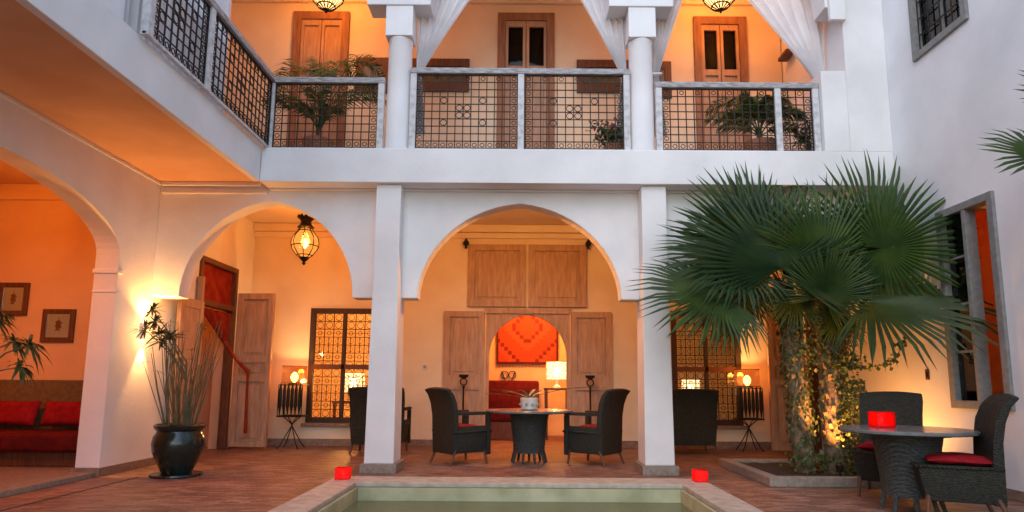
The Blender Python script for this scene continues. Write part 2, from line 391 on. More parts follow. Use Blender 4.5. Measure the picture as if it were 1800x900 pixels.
pool = thing('swimming_pool', 'small sunken pool of green water with a pale stone rim', 'pool', (0, 3.5, 0))
cz = .05
for nm, q in (('coping', (PX0 - .31, PX1 + .31, PY1, PY1 + .42)), ('coping', (PX0 - .31, PX0, PY0, PY1 - .003)), ('coping', (PX1, PX1 + .31, PY0, PY1 - .003)), ('coping', (PX0 - .31, PX1 + .31, PY0 - .34, PY0 - .003))):
    MB().box(*q, .002, cz).build(nm, coping_m, pool, bevel=.012)
basin_m = mat('green_pool_plaster', (.34, .33, .19), (.52, .50, .32), .6, 3, bump=.15, bscale=25)
b = MB()
b.box(PX0 - .015, PX0 + .03, PY0, PY1, -1.3, .0); b.box(PX1 - .03, PX1 + .015, PY0, PY1, -1.3, .0)
b.box(PX0 + .03, PX1 - .03, PY1 - .03, PY1 + .015, -1.3, .0); b.box(PX0 + .03, PX1 - .03, PY0 - .015, PY0 + .03, -1.3, .0)
b.box(PX0 - .015, PX1 + .015, PY0 - .015, PY1 + .015, -1.4, -1.3)
b.build('basin', basin_m, pool)
b = MB()
for i in range(3): b.box(PX0 + .03, PX0 + .75 - .2 * i, PY1 - .75 + .2 * i, PY1 - .031, -1.298 + .3 * i, -1.0 + .3 * i)
b.build('pool_step', basin_m, pool)
MB().add([(PX0 + .03, PY0 + .03, -.125), (PX1 - .03, PY0 + .03, -.125), (PX1 - .03, PY1 - .03, -.125), (PX0 + .03, PY1 - .03, -.125)], [(0, 1, 2, 3)]).build('water', water_mat(), pool, fix=False)

# ------------------------------------------------------------------ door leaves, windows (parts of the wings)
def leaf(parent, name, loc, rotz, w, h, holes, wm=wood, fill=None, t=.06, fillname='panel', label=None):
    """a timber leaf: x 0..w, z 0..h, face at y = 0; its holes take recessed panels or panes"""
    o = bpy.data.objects.new(name, MB().holed(0, w, 0, h, holes, XZ, 0, t).mesh(name, (0, 0, 0), bevel=.004))
    o.data.materials.append(wm); o.location = Vector(loc) - wloc(parent); o.rotation_euler = (0, 0, rotz); link(o, parent)
    if label: o['label'] = label
    for (a, c, d, e) in holes:
        g = .012
        if fill is None:
            k = MB().box(a + .001, c - .001, .03, t - .012, d + .001, e - .001)
            k.box(a + .06, c - .06, .014, .0305, d + .06, e - .06)
            p = bpy.data.objects.new(fillname, k.mesh(fillname, (0, 0, 0), bevel=.004)); p.data.materials.append(wm)
        else:
            p = bpy.data.objects.new(fillname, MB().box(a + .001, c - .001, t * .45, t * .45 + .006, d + .001, e - .001).mesh(fillname, (0, 0, 0)))
            p.data.materials.append(fill)
        link(p, o)
    return o

def grille_panel(w, h, nx, nz, seed=0):
    """wrought iron window screen of bars, rings and arcs, in x 0..w, z 0..h"""
    b = MB(); dx, dz = w / nx, h / nz
    for i in range(nx + 1): b.box(i * dx - .007, i * dx + .007, -.007, .007, 0, h)
    for j in range(nz + 1): b.box(0, w, -.0065, .0065, j * dz - .007, j * dz + .007)
    for i in range(nx):
        for j in range(nz):
            c = ((i + .5) * dx, 0, (j + .5) * dz); k = j % 6
            if k in (0, 5): b.ring(c, min(dx, dz) * .40, .006, n=10, m_=3)
            elif k in (1, 4): b.ring(c, min(dx, dz) * .26, .007, n=8, m_=3); b.box(c[0] - dx / 2, c[0] + dx / 2, -.005, .005, c[2] - .004, c[2] + .004)
            else: b.box(c[0] - .006, c[0] + .006, -.006, .006, c[2] - dz / 2, c[2] + dz / 2); b.ring((c[0], 0, c[2]), dx * .3, .005, n=8, m_=3)
    return b

# ------------------------------------------------------------------ rear wing
rear = thing('rear_wing', 'white two-storey rear wing with arches below and a balcony above', 'building', (0, 9, 0))
AY0, AY1 = 7.80, 8.05
bot = 2.11
poly = [(XL, 3.795), (XL, bot)] + arch(-3.21, 1.09, bot, 1.24) + arch(-.018, 1.285, bot, 1.235) + arch(3.19, 1.09, bot, 1.24) + [(XR, bot), (XR, 3.795)]
MB().prism(poly, XZ, AY0, AY1).build('arcade_wall', white, rear, bevel=.012)
for sx in (-1.655, 1.655):
    c = MB().frustum((sx, 7.775), .175, .225, .11, (sx, 7.775), .155, .21, 2.4).frustum((sx, 7.775), .155, .21, 2.4, (sx, 7.775), .155, .21, 3.515)
    c = MB().add(c.v[:4] + c.v[4:8] + c.v[12:16], [(0, 3, 2, 1), (8, 9, 10, 11)] + [(i + 4 * k, (i + 1) % 4 + 4 * k, (i + 1) % 4 + 4 * k + 4, i + 4 * k + 4) for k in (0, 1) for i in range(4)])
    col = c.build('column', white, rear, bevel=.012)
    MB().box(sx - .215, sx + .215, 7.51, 8.04, .0, .11).build('plinth', stone, col, bevel=.008)
# balcony fascia and floor
MB().box(-3.25, XR, 7.50, 7.797, 3.52, FZ).build('balcony_fascia', white, rear, bevel=.008)
MB().box(-3.23, XR, 7.755, 7.799, 3.492, 3.517).build('fascia_moulding', white, rear, bevel=.006)
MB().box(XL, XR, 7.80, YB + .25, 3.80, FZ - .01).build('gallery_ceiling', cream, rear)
MB().box(XL, XR, YB - .10, YB - .002, 3.66, 3.797).build('ceiling_cornice', cream, rear, bevel=.02)
MB().box(XL, XR, YB - .05, YB - .002, 3.56, 3.657).build('ceiling_cornice', cream, rear, bevel=.015)
# ground-floor rear wall with its openings
WL, WR_, WZ0, WZ1 = (-3.60, -2.42), (2.58, 3.76), .38, 2.32
MB().holed(XL, XR, 0, 3.8, [(*WL, WZ0, WZ1), (*WR_, WZ0, WZ1), (-.60, .86, 0, 2.30)], XZ, YB, YB + .25).build('rear_wall', cream, rear)
for q in ((XL, -1.35), (1.60, XR)):
    MB().box(q[0], q[1], YB - .018, YB - .001, .002, .12).build('skirting', skirt_m, rear, bevel=.004)
for (a, c) in (WL, WR_):
    wn = MB().holed(a + .002, c - .002, WZ0 + .002, WZ1 - .002, [(a + .09, (a + c) / 2 - .03, WZ0 + .09, WZ1 - .09), ((a + c) / 2 + .03, c - .09, WZ0 + .09, WZ1 - .09)], XZ, YB - .02, YB + .06).build('window', mat('near_black_wood', (.030, .014, .009), (.06, .028, .016), .55, 9, (5, 5, .7)), rear, bevel=.004)
    for (u0, u1) in ((a + .09, (a + c) / 2 - .03), ((a + c) / 2 + .03, c - .09)):
        gp = grille_panel(u1 - u0, WZ1 - WZ0 - .18, 3, 13); me = gp.mesh('iron_screen', (0, 0, 0)); me.materials.append(grille_m)
        o = inst(me, 'iron_screen', (u0, YB + .01, WZ0 + .09), wn); o['kind'] = 'stuff'
        MB().box(u0 + .001, u1 - .001, YB + .035, YB + .041, WZ0 + .091, WZ1 - .091).build('pane', pane_glass(), wn)
    MB().box(a - .06, c + .06, YB - .06, YB - .021, WZ0 - .06, WZ0 - .002).build('sill', skirt_m, wn, bevel=.006)
    MB().box(a + .09, c - .09, YB - .02, YB - .0205 + .04, 1.28, 1.36).build('transom', wood_d, wn)
# centre doorway: arched timber frame, two side leaves, two big shutters above
DC = .13
fr = [(-.585, 0), (-.53, 0), (-.53, 1.52)] + arch(DC, .66, 1.52, .70, 24, point=.05) + [(.79, 1.52), (.79, 0), (.845, 0), (.845, 2.335), (-.585, 2.335)]
dfr = MB().prism(fr, XZ, YB - .05, YB + .06).build('arched_door_frame', wood, rear, bevel=.006)
MB().box(-.62, .88, YB - .085, YB - .051, 2.24, 2.335).build('lintel', wood, dfr, bevel=.006)
for lx, rz in ((-1.30, 0), (.865, 0)):
    lf = leaf(rear, 'door_leaf', (lx, YB - .07, .03), rz, .69, 2.25, [(.10, .59, .10, .92), (.10, .59, 1.16, 2.15)], label='weathered cedar leaf folded back beside the arched doorway')
for lx in (-.905, .135):
    leaf(rear, 'upper_shutter', (lx, YB - .065, 2.36), 0, 1.0, 1.09, [(.11, .89, .11, .98)], label='large square cedar shutter above the arched doorway')
for hx in (-.95, 1.17):
    MB().lathe([(.0, -.09), (.02, -.09), (.02, -.05), (.05, -.02), (.055, .02), (.03, .05), (.012, .08), (0, .1)], 12, (hx, YB - .08, 3.46), cap=False).build('iron_pivot', iron, rear, smooth=50)
# the room behind the rear wall
MB().box(XL, XR, 13.2, 13.4, 0, 3.8).build('inner_room_wall', ochre, rear)
MB().box(XL, XR, YB + .252, 13.2, 2.9, 3.0).build('inner_room_ceiling', cream, rear)
for x in (-1.9, 1.9): MB().box(x, x + .15, YB + .252, 13.198, .002, 2.898).build('inner_partition', ochre, rear)

# upper storey
UY, UT = 9.3, 7.25
ud = [(-3.57, -2.82, FZ, 6.82), (-.32, .44, FZ, 6.82), (2.79, 3.49, FZ, 6.78)]
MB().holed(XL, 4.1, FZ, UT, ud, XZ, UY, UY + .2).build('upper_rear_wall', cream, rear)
MB().box(-6.0, 4.65, 7.45, UY + .2, UT, UT + .25).build('upper_ceiling', cream, rear)
MB().box(XL, 4.1, UY - .07, UY - .002, UT - .18, UT - .002).build('upper_cornice', cream, rear, bevel=.02)
uz = 5.90
poly = [(-3.55, 8.6), (-3.55, 7.10)] + [(p[0], p[1]) for p in arch(-1.57 - .44 - 1.1, 1.1, uz, 1.2)[16:]] + arch(-.035, 1.155, uz, 1.2) + arch(2.93, .98, uz, 1.2) + [(4.12, uz), (4.12, 8.6)]
MB().prism(poly, XZ, 7.5, 7.82).build('upper_arcade_wall', white, rear, bevel=.01)
for sx in (-1.59, 1.545):
    uc = MB().lathe([(.165, 0), (.165, .05), (.155, .07), (.152, 1.48), (.16, 1.50), (.16, 1.52)], 28, (sx, 7.68, FZ)).build('upper_column', white, rear, smooth=40)
    MB().box(sx - .175, sx + .175, 7.515, 7.81, 5.485, uz - .002).build('capital', white, uc, bevel=.008)
# the mass of wall closing the balcony on the right, with its low pier
MB().box(4.12, XR - .001, 7.5, UY + .2, FZ, 8.6).build('balcony_end_wall', white, rear, bevel=.006)
MB().box(3.80, 4.119, 7.5, 7.86, FZ - .002, 5.03).build('balcony_pier', white, rear, bevel=.01)
MB().box(3.94, 4.14, 7.44, 7.5, 5.70, 6.3).build('end_corbel', white, rear, bevel=.006)
MB().box(3.96, 4.098, UY - .5, UY - .2, 6.02, 6.07).build('wall_shelf', wood_d, rear, bevel=.004)
# upper doors
for k, (a, c, z0, z1) in enumerate(ud):
    fr_ = MB().holed(a - .07, c + .07, FZ, z1 + .09, [(a + .05, c - .05, FZ - 1, z1 - .04)], XZ, UY - .05, UY + .09)  .build('upper_door', red_cedar, rear, bevel=.006)
    fr_['label'] = ('carved cedar double door of the balcony left bay', 'grey-brown double door with dark glass behind the middle balcony railing', 'reddish cedar double door with small panes in the right balcony bay')[k]
    hw = (c - a - .1) / 2; H = z1 - .04 - FZ
    for s_ in (0, 1):
        x0 = a + .05 + s_ * (hw + .001)
        top = (.045, hw - .055, H - .76, H - .10)
        o = bpy.data.objects.new('leaf_frame', MB().holed(0, hw - .010, 0, H, [top, (.045, hw - .055,   .12, H - .86)], XZ, 0, .05).mesh('leaf_frame', (0, 0, 0), bevel=.004))
        o.data.materials.append(wood); link(o, fr_); o.location = Vector((x0 + .004, UY - .02, FZ + .005)) - wloc(fr_)
        pm = wood if (k == 0) else pane_glass('dark_pane', (.30, .32, .32), .5)
        MB().box(x0 + .05, x0 + hw - .052, UY + .012, UY + .02, FZ + H - .754, FZ + H - .096).build('panel' if k == 0 else 'pane', pm, fr_)
        MB().box(x0 + .05, x0 + hw - .052, UY + .010, UY + .024, FZ + .127, FZ + H - .857).build('panel', wood, fr_, bevel=.004)
        if k:
            cu = MB(); n = 14
            pts = [(x0 + .075 + (hw - .15) * i / n, UY + .06 + .012 * math.sin(i * 2.1)) for i in range(n + 1)]
            cu.add([(p[0], p[1], FZ + H - .11) for p in pts] + [((p[0] - x0 - (.07 if s_ else hw - .07)) * (.35 if (k == 1) == (s_ == 1) else 1) + x0 + (.07 if s_ else hw - .07), p[1], FZ + H - .74) for p in pts], [(i, i + 1, n + 2 + i, n + 1 + i) for i in range(n)])
            cu.build('net_curtain', mat('net_curtain_cloth', (.40, .38, .34), (.5, .47, .42), .9, 5), fr_, fix=False, smooth=60)
    MB().box(a - .07, c + .07, UY + .13, UY + .15, FZ, z1 + .05).build('dark_room_sheet', mat('dark_room', (.02, .018, .016), (.03, .026, .022), .9), fr_)  # near-black sheet: the unlit room behind the door is put into its colour

# ------------------------------------------------------------------ left wing
left = thing('left_wing', 'left wing with a wide arch, orange soffit and overhanging upper gallery', 'building', (-5.5, 4, 0))
LZ = 3.60
poly = [(-3, 0), (3.75, 0), (3.75, 2.50)] + arch(5.43, 1.69, 2.50, .62, 28, point=.03) + [(7.12, 2.50), (7.12, 0), (8.92, 0), (8.92, 2.88), (10.12, 2.88), (10.12, 0), (13.4, 0), (13.4, 3.945), (-3, 3.945)]
MB().prism(poly, YZ, XL, XL - .27).build('arch_wall', white, left, bevel=.01)
MB().box(XL - .285, XL + .018, 7.098, 7.20, 2.28, 2.335).build('impost_moulding', white, left, bevel=.012)
MB().box(XL - .278, XL + .010, 7.108, 7.20, 2.06, 2.085).build('impost_moulding', white, left, bevel=.008)
MB().box(XL + .001, XL + .016, 7.14, 8.30, .002, .10).build('skirting', skirt_m, left, bevel=.004)
MB().box(XL + .001, XL + .016, 10.2, YB - .02, .002, .12).build('skirting', skirt_m, left, bevel=.004)
MB().box(XL - .30, XL + .02, 7.085, 7.118, .002, .10).build('skirting', skirt_m, left, bevel=.004)
MB().box(-3.33, -3.25, -3, 7.497, 3.52, FZ).build('gallery_fascia', white, left, bevel=.008)
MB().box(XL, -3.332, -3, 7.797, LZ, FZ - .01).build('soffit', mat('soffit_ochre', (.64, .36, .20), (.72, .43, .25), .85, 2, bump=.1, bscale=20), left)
MB().box(XL + .001, XL + .022, -3, 7.79, LZ - .05, LZ - .002).build('soffit_moulding', white, left, bevel=.012)
MB().box(XL + .03, -3.25, 7.765, 7.798, 3.44, 3.475).build('arcade_moulding', white, left, bevel=.012)
MB().box(XL + .03, -3.34, 7.75, 7.798, LZ - .06, LZ - .002).build('arcade_moulding', white, left, bevel=.014)
# sitting room behind the wide arch
MB().box(-9, XL - .272, 8.25, 8.45, 0, 3.9).build('room_rear_wall', ochre, left)
MB().box(-9.2, -9.0, 0, 8.45, 0, 3.9).build('room_side_wall', ochre, left)
MB().box(-9, XL - .272, 0, 8.248, 3.7, 3.88).build('room_ceiling', ochre, left)
MB().box(-9, XL - .272, 8.19, 8.249, 3.47, 3.60).build('room_cornice', ochre, left, bevel=.02)
MB().box(-9, XL - .272, -.2, 0, 0, 3.9).build('room_front_wall', ochre, left)
MB().box(-9, XL - .02, 3.76, 7.10, .001, .055).build('room_step', stone, left, bevel=.006)
MB().box(-9, XL - .275, 7.101, 8.249, .001, .05).build('room_floor', stone, left)
# lane behind the gallery's left doorway
MB().box(-7.2, -7.0, 8.46, 11, 0, 3.709).build('hall_wall', ochre, left)
MB().box(-7.0, XL - .272, 10.4, 10.6, 0, 3.709).build('hall_wall', ochre, left)
MB().box(-7.2, XL - .272, 8.46, 11, 3.71, 3.9).build('hall_ceiling', ochre, left)
# upper left gallery
MB().box(XL - .25, XL, -3, UY + .2, FZ - .01, UT).build('upper_wall', cream, left)
MB().box(-3.75, -3.35, 3.9, 4.9, FZ, UT).build('upper_pier', white, left, bevel=.01)
MB().box(-4.9, -3.24, -3, 7.44, UT, UT + .25).build('upper_ceiling', cream, left)
MB().box(-3.5, -3.25, -3, 3.88, FZ, UT).build('upper_front_wall', white, left)
MB().box(XL + .002, XL + .05, 6.95, 7.95, 5.35, 6.2).build('upper_wall_panel', wood, left, bevel=.01)
# gallery doorway on the left: frame, fan light bar, leaves
def side_door(parent, sgn, xw):
    f_ = MB().holed(8.921, 10.119, .001, 2.879, [(9.0, 10.04, -1, 2.17), (9.0, 10.04, 2.25, 2.80)], YZ, xw + sgn * .03, xw - sgn * .10).build('door_frame', wood_d, parent, bevel=.005)
    return f_
side_door(left, 1, XL)
MB().box(XL - .269, XL - .102, 10.098, 10.1185, .002, 2.86).build('lamplit_reveal_tint', ochre, left)  # added ochre sheet: lamplight on the white reveal is put into its colour
rz = -R(90)
lo = leaf(left, 'door_leaf', (XL + .075, 8.88, .06), -R(90), .60, 2.12, [(.09, .51, .10, .86), (.09, .51, 1.06, 2.0)], label='plain leaf folded flat against the lit pier')
MB().box(XL + .02, XL + .10, 8.86, 8.915, .05, 2.55).build('door_post', wood, left, bevel=.004)
leaf(left, 'door_leaf', (XL + .06, 10.08, .04), R(-3), .60, 2.44, [(.09, .51, .08, 1.02), (.09, .51, 1.10, 1.32), (.09, .51, 1.42, 2.34)], label='tall carved leaf swung open into the gallery')
# curtain tied across the left doorway
def swag(name, top0, top1, tie, low, mt, parent=None, n=18, rows=14, via=None):
    b = MB(); top0, top1, tie, low = map(Vector, (top0, top1, tie, low))
    for j in range(rows + 1):
        t = j / rows; s_ = t ** .8
        a = top0.lerp(tie, s_); c = top1.lerp(tie + (top1 - top0) * .07, s_ ** 1.15)
        for i in range(n + 1):
            p = a.lerp(c, i / n); nrm = (top1 - top0).cross(Vector((0, 0, 1))).normalized()
            p = p + nrm * (.028 * (1 - .5 * t) * math.sin(i * 1.9)) - Vector((0, 0, .10 * math.sin(math.pi * t) * (i / n)))
            b.v.append(tuple(p))
    for j in range(rows):
        for i in range(n):
            k = j * (n + 1) + i; b.f.append((k, k + 1, k + n + 2, k + n + 1))
    v = Vector(via); b.tube([tie + Vector((0, .02, .06)), tie.lerp(v, .5) - Vector((0, 0, .02)), v, v.lerp(low, .1), v.lerp(low, .6), low], [.036, .020, .034, .018, .020, .028], 8)
    return b.build(name, mt, parent, smooth=60, fix=False)
c_ = swag('door_curtain', (XL - .03, 9.02, 2.14), (XL - .03, 10.02, 2.14), (XL - .01, 9.86, 1.62), (XL + .36, 9.99, .26), rust_cloth, via=(XL + .34, 9.98, 1.22))
MB().box(XL - .05, XL - .04, 9.001, 10.039, 2.251, 2.799).build('transom_cloth', rust_cloth, c_)
tag(c_, 'rust red curtain tied aside across the gallery doorway', 'curtain')

# ------------------------------------------------------------------ right wing
right = thing('right_wing', 'tall plain white side wall with two grey-framed windows', 'building', (5, 4, 0))
RWY, RWZ = (6.00, 6.74), (.88, 2.92)
UWY, UWZ = (6.10, 6.90), (4.90, 6.6)
MB().holed(-3, 13.4, 0, 9.2, [(*RWY, *RWZ), (*UWY, *UWZ), (8.92, 10.12, -.5, 2.88)], YZ, XR, XR + .27).build('side_wall', white, right)
for q in ((-3, 8.86), (10.2, YB - .02)):
    MB().box(XR - .016, XR - .001, q[0], q[1], .002, .10).build('skirting', skirt_m, right, bevel=.004)
def side_window(y0, y1, z0, z1, bars, label):
    w_ = MB().holed(y0 - .05, y1 + .05, z0 - .05, z1 + .05, [(y0 + .03, y1 - .03, z0 + .03, z1 - .03)], YZ, XR - .035, XR + .10).build('window', frame_grey, right, bevel=.006)
    w_['label'] = label
    return w_
uw = side_window(*UWY, *UWZ, True, 'dark upper window with a grey sill frame')
gp = MB()
for i in range(5):
    y = UWY[0] + .03 + (UWY[1] - UWY[0] - .06) * i / 4; gp.box(XR + .01, XR + .022, y - .006, y + .006, UWZ[0] + .03, UWZ[1] - .03)
for j in range(9):
    z = UWZ[0] + .03 + (UWZ[1] - UWZ[0] - .06) * j / 8; gp.box(XR + .011, XR + .021, UWY[0] + .03, UWY[1] - .03, z - .006, z + .006)
gp.build('iron_screen', grille_m, uw)
MB().box(XR + .05, XR + .056, UWY[0] + .031, UWY[1] - .031, UWZ[0] + .031, UWZ[1] - .031).build('pane', pane_glass('dusk_pane', (.10, .11, .12), 1.3), uw)
MB().box(XR + .03, XR + .07, 6.48, 6.53, UWZ[0] + .031, UWZ[1] - .031).build('mullion', frame_grey, uw)
lw = side_window(*RWY, *RWZ, False, 'tall grey window beside the table with one casement open on an orange room')
MB().box(XR - .03, XR + .09, 6.345, 6.395, RWZ[0] + .03, RWZ[1] - .03).build('mullion', frame_grey, lw, bevel=.004)
MB().box(XR + .03, XR + .036, 6.396, 6.709, RWZ[0] + .031, RWZ[1] - .031).build('pane', pane_glass('casement_pane', (.45, .50, .52), 1.6), lw)
for z in (1.42, 1.92, 2.42): MB().box(XR + .015, XR + .05, 6.396, 6.709, z - .012, z + .012).build('glazing_bar', frame_grey, lw)
oc = leaf(right, 'open_casement', (XR + .10, 6.03, RWZ[0] + .035), R(-6), .31, RWZ[1] - RWZ[0] - .07, [(.05, .26, .06, .50), (.05, .26, .54, .98), (.05, .26, 1.02, 1.46), (.05, .26, 1.50, 1.91)], frame_grey, pane_glass(), .035, 'pane')
# room behind that window
for nm, q in (('room_wall', (7.2, 7.4, 4.5, 8.6, 0, 3.6)), ('room_wall', (XR + .272, 7.198, 4.3, 4.5, 0, 3.6)), ('room_wall', (XR + .272, 7.198, 8.4, 8.6, 0, 3.6)), ('room_ceiling', (XR + .272, 7.198, 4.502, 8.398, 3.3, 3.5)),
              ('hall_wall', (6.6, 6.8, 8.62, 10.6, 0, 3.6)), ('hall_wall', (XR + .272, 6.598, 10.4, 10.6, 0, 3.6)), ('hall_ceiling', (XR + .272, 6.598, 8.62, 10.398, 3.2, 3.4))):
    MB().box(*q).build(nm, ochre, right)
def hung_curtain(name, p0, p1, z0, z1, mt, amp=.035, n=40, parent=None):
    b = MB(); p0, p1 = Vector((*p0, 0)), Vector((*p1, 0)); nr = (p1 - p0).cross(Vector((0, 0, 1))).normalized()
    for z in (z1, (z0 + z1) / 2, z0):
        for i in range(n + 1):
            p = p0.lerp(p1, i / n) + nr * amp * math.sin(i * 1.35 + .5 * math.sin(i)) ; b.v.append((p.x, p.y, z))
    for j in (0, 1):
        for i in range(n): k = j * (n + 1) + i; b.f.append((k, k + 1, k + n + 2, k + n + 1))
    return b.build(name, mt, parent, fix=False, smooth=60)
tag(hung_curtain('window_curtain', (XR + .34, 6.42), (XR + .34, 6.66), .5, 3.0, orange_cloth, .03, 22), 'orange curtain hanging inside the tall open side window', 'curtain')
side_door(right, -1, XR)
leaf(right, 'door_leaf', (XR - .66, 10.08, .04), R(3), .60, 2.44, [(.09, .51, .08, 1.02), (.09, .51, 1.10, 1.32), (.09, .51, 1.42, 2.34)], label='tall carved leaf swung open behind the palm')

# ------------------------------------------------------------------ switches and sockets
def plate(name, loc, ax, label, cat, w=.09, h=.09, mt=white_ceramic):
    b = MB(); x, y, z = loc
    if ax == 'y': b.box(x - w / 2, x + w / 2, y - .012, y, z - h / 2, z + h / 2); c = MB().box(x - w / 4, x + w / 4, y - .017, y - .0125, z - h / 4, z + h / 4)
    else: b.box(x - .012, x, y - w / 2, y + w / 2, z - h / 2, z + h / 2); c = MB().box(x - .017, x - .0125, y - w / 4, y + w / 4, z - h / 4, z + h / 4)
    o = b.build(name, mt, bevel=.003); c.build('rocker', wood if mt is white_ceramic else iron, o)
    tag(o, label, cat)
plate('light_switch', (-1.62, YB - .001, 1.33), 'y', 'small pale switch plate on the wall left of the central door leaf', 'switch')
plate('wall_hook_plate', (XR - .001, 7.18, 1.19), 'x', 'small dark bell plate on the right side wall above the table', 'switch', .06, .12, wood_d)
plate('power_socket', (XR - .001, 7.12, .42), 'x', 'cream power socket low on the right side wall behind the table', 'socket', .12, .14)

# ================================================================== RAILINGS
BARV = MB().box(-.006, .006, -.006, .006, 0, 1).mesh('bar', (0, 0, 0)); BARV.materials.append(grille_m)
BARH = MB().box(0, 1, -.0052, .0052, -.0052, .0052).mesh('bar', (0, 0, 0)); BARH.materials.append(grille_m)
RING = MB().ring((0, 0, 0), .042, .0065, n=10, m_=3).mesh('ring', (0, 0, 0)); RING.materials.append(grille_m)
RINGS_ = MB().ring((0, 0, 0), .028, .006, n=8, m_=3).mesh('small_ring', (0, 0, 0)); RINGS_.materials.append(grille_m)
def lattice(parent, x0, x1, z0, z1, y, rosette=True):
    w, h = x1 - x0, z1 - z0
    nx, nz = max(3, round(w / .103)), max(5, round(h / .103)); dx, dz = w / nx, h / nz
    fr_ = MB().holed(x0, x1, z0, z1, [(x0 + .012, x1 - .012, z0 + .012, z1 - .012)], XZ, y - .009, y + .009).build('lattice_panel', grille_m, parent)
    for i in range(1, nx): inst(BARV, 'bar', (x0 + i * dx, y, z0 + .005), fr_, scale=(1, 1, h - .01))
    for j in range(1, nz): inst(BARH, 'bar', (x0 + .005, y, z0 + j * dz), fr_, scale=(w - .01, 1, 1))
    P = lambda i, j: (x0 + i * dx, y, z0 + j * dz)
    k = .5 * dx / .05
    if rosette:
        ci, cj = nx // 2, nz // 2
        for a in (-.5, .5):
            for c in (-.5, .5): inst(RING, 'ring', P(ci + a, cj + c), fr_)
        for a in (-2.5, 2.5):
            for c in (-1.5, 1.5):
                if 0 < ci + a < nx and 0 < cj + c < nz: inst(RING, 'ring', P(ci + a, cj + c), fr_)
    for i in range(nx): inst(RINGS_, 'ring', P(i + .5, .5), fr_); inst(RINGS_, 'ring', P(i + .5, nz - .5), fr_) if i % 2 == 0 else None
    for j in range(1, nz - 1):
        inst(RINGS_, 'ring', P(.5, j + .5), fr_); inst(RINGS_, 'ring', P(nx - .5, j + .5), fr_)
    return fr_

def railing(label, x0, x1, posts, ztop, y=7.60, z0=FZ + .035, loc=None, rotz=0, rosette=True, lastpost=True):
    """x0..x1 along local x; posts: list of x for the uprights (panels lie between them)"""
    r = thing('balcony_railing', label, 'railing', (0, 0, 0))
    y_ = y if loc is None else 0
    MB().box(x0, x1, y_ - .045, y_ + .045, ztop - .075, ztop).build('top_rail', railtop_m, r, bevel=.012)
    MB().box(x0, x1, y_ - .022, y_ + .022, z0 - .033, z0 + .0).build('bottom_rail', railpaint, r, bevel=.006)
    for i, px in enumerate(posts if lastpost else posts[:-1]):
        MB().box(px - .04, px + .04, y_ - .035, y_ + .035, z0 - .034, ztop - .074).build('post', railpaint, r, bevel=.008)
    for a, c in zip(posts[:-1], posts[1:]): lattice(r, a + .041, c - .041, z0 + .004, ztop - .08, y_, rosette)
    if loc is not None: r.location = loc; r.rotation_euler = (0, 0, rotz)
    return r
railing('lattice balcony railing of the left bay with a potted palm behind it', -3.245, -1.755, (-3.20, -1.80), 4.93, rosette=False)
railing('tallest lattice railing between the two upper columns', -1.432, 1.385, (-1.39, -.012, 1.34), 5.07)
railing('lattice railing of the right bay with a narrow end panel', 1.71, 3.795, (1.75, 3.27, 3.752), 4.90, rosette=False)
railing('lattice railing running along the left upper gallery above the soffit', -2.62, -.002, (-2.58, -1.58, .04), 4.93, loc=(-3.20, 7.56, 0), rotz=R(90), lastpost=False)

# ------------------------------------------------------------------ voile drapes of the balcony
def drape(label, xc, zt, zb, y, spread, sgn, ztop=7.05, tail=4.25):
    """gathered against the column at (xc, zb), opening towards sgn as it rises"""
    b = MB(); n, rows = 30, 16
    for j in range(rows + 1):
        z = ztop + (zb - ztop) * j / rows
        wd = .07 + spread * max(0, (z - zb) / (5.98 - zb)) ** 1.05
        for i in range(n + 1):
            u = i / n
            b.v.append((xc + sgn * wd * u, y + .045 * math.sin(i * 1.25 + .3 * math.sin(j * .5)) * (1.0 if z > zb + .2 else .7) + .03 * math.sin(u * 3), z))
    k0 = (rows) * (n + 1)
    for i in range(n + 1):
        b.v.append((xc + sgn * .16 * i / n, y + .05 * math.sin(i * 1.25), tail))
    for j in range(rows + 1):
        for i in range(n): k = j * (n + 1) + i; b.f.append((k, k + 1, k + n + 2, k + n + 1))
    o = b.build('voile_drape', drape_m, None, fix=False, smooth=70)
    tag(o, label, 'curtain')
    MB().tube([(xc - sgn * .03, y - .05, zb), (xc + sgn * .04, y - .065, zb - .01), (xc + sgn * .10, y - .03, zb + .01), (xc + sgn * .06, y + .06, zb)], .014, 6, True).build('tie_band', drape_m, o, smooth=60)
drape('white voile drape tied to the left upper column, middle bay side', -1.40, 0, 5.10, 7.78, .52, 1)
drape('white voile drape tied to the right upper column, middle bay side', 1.38, 0, 5.08, 7.78, .44, -1)
drape('white voile drape tied to the right upper column, right bay side', 1.73, 0, 5.10, 7.78, .28, 1)
drape('broad white voile drape tied beside the balcony end wall', 4.09, 0, 4.98, 7.93, .72, -1)
tag(hung_curtain('voile_drape', (-3.42, 4.95), (-3.42, 6.75), FZ + .02, 7.2, drape_m, .05, 70), 'white voile drape hanging straight behind the left gallery railing', 'curtain')

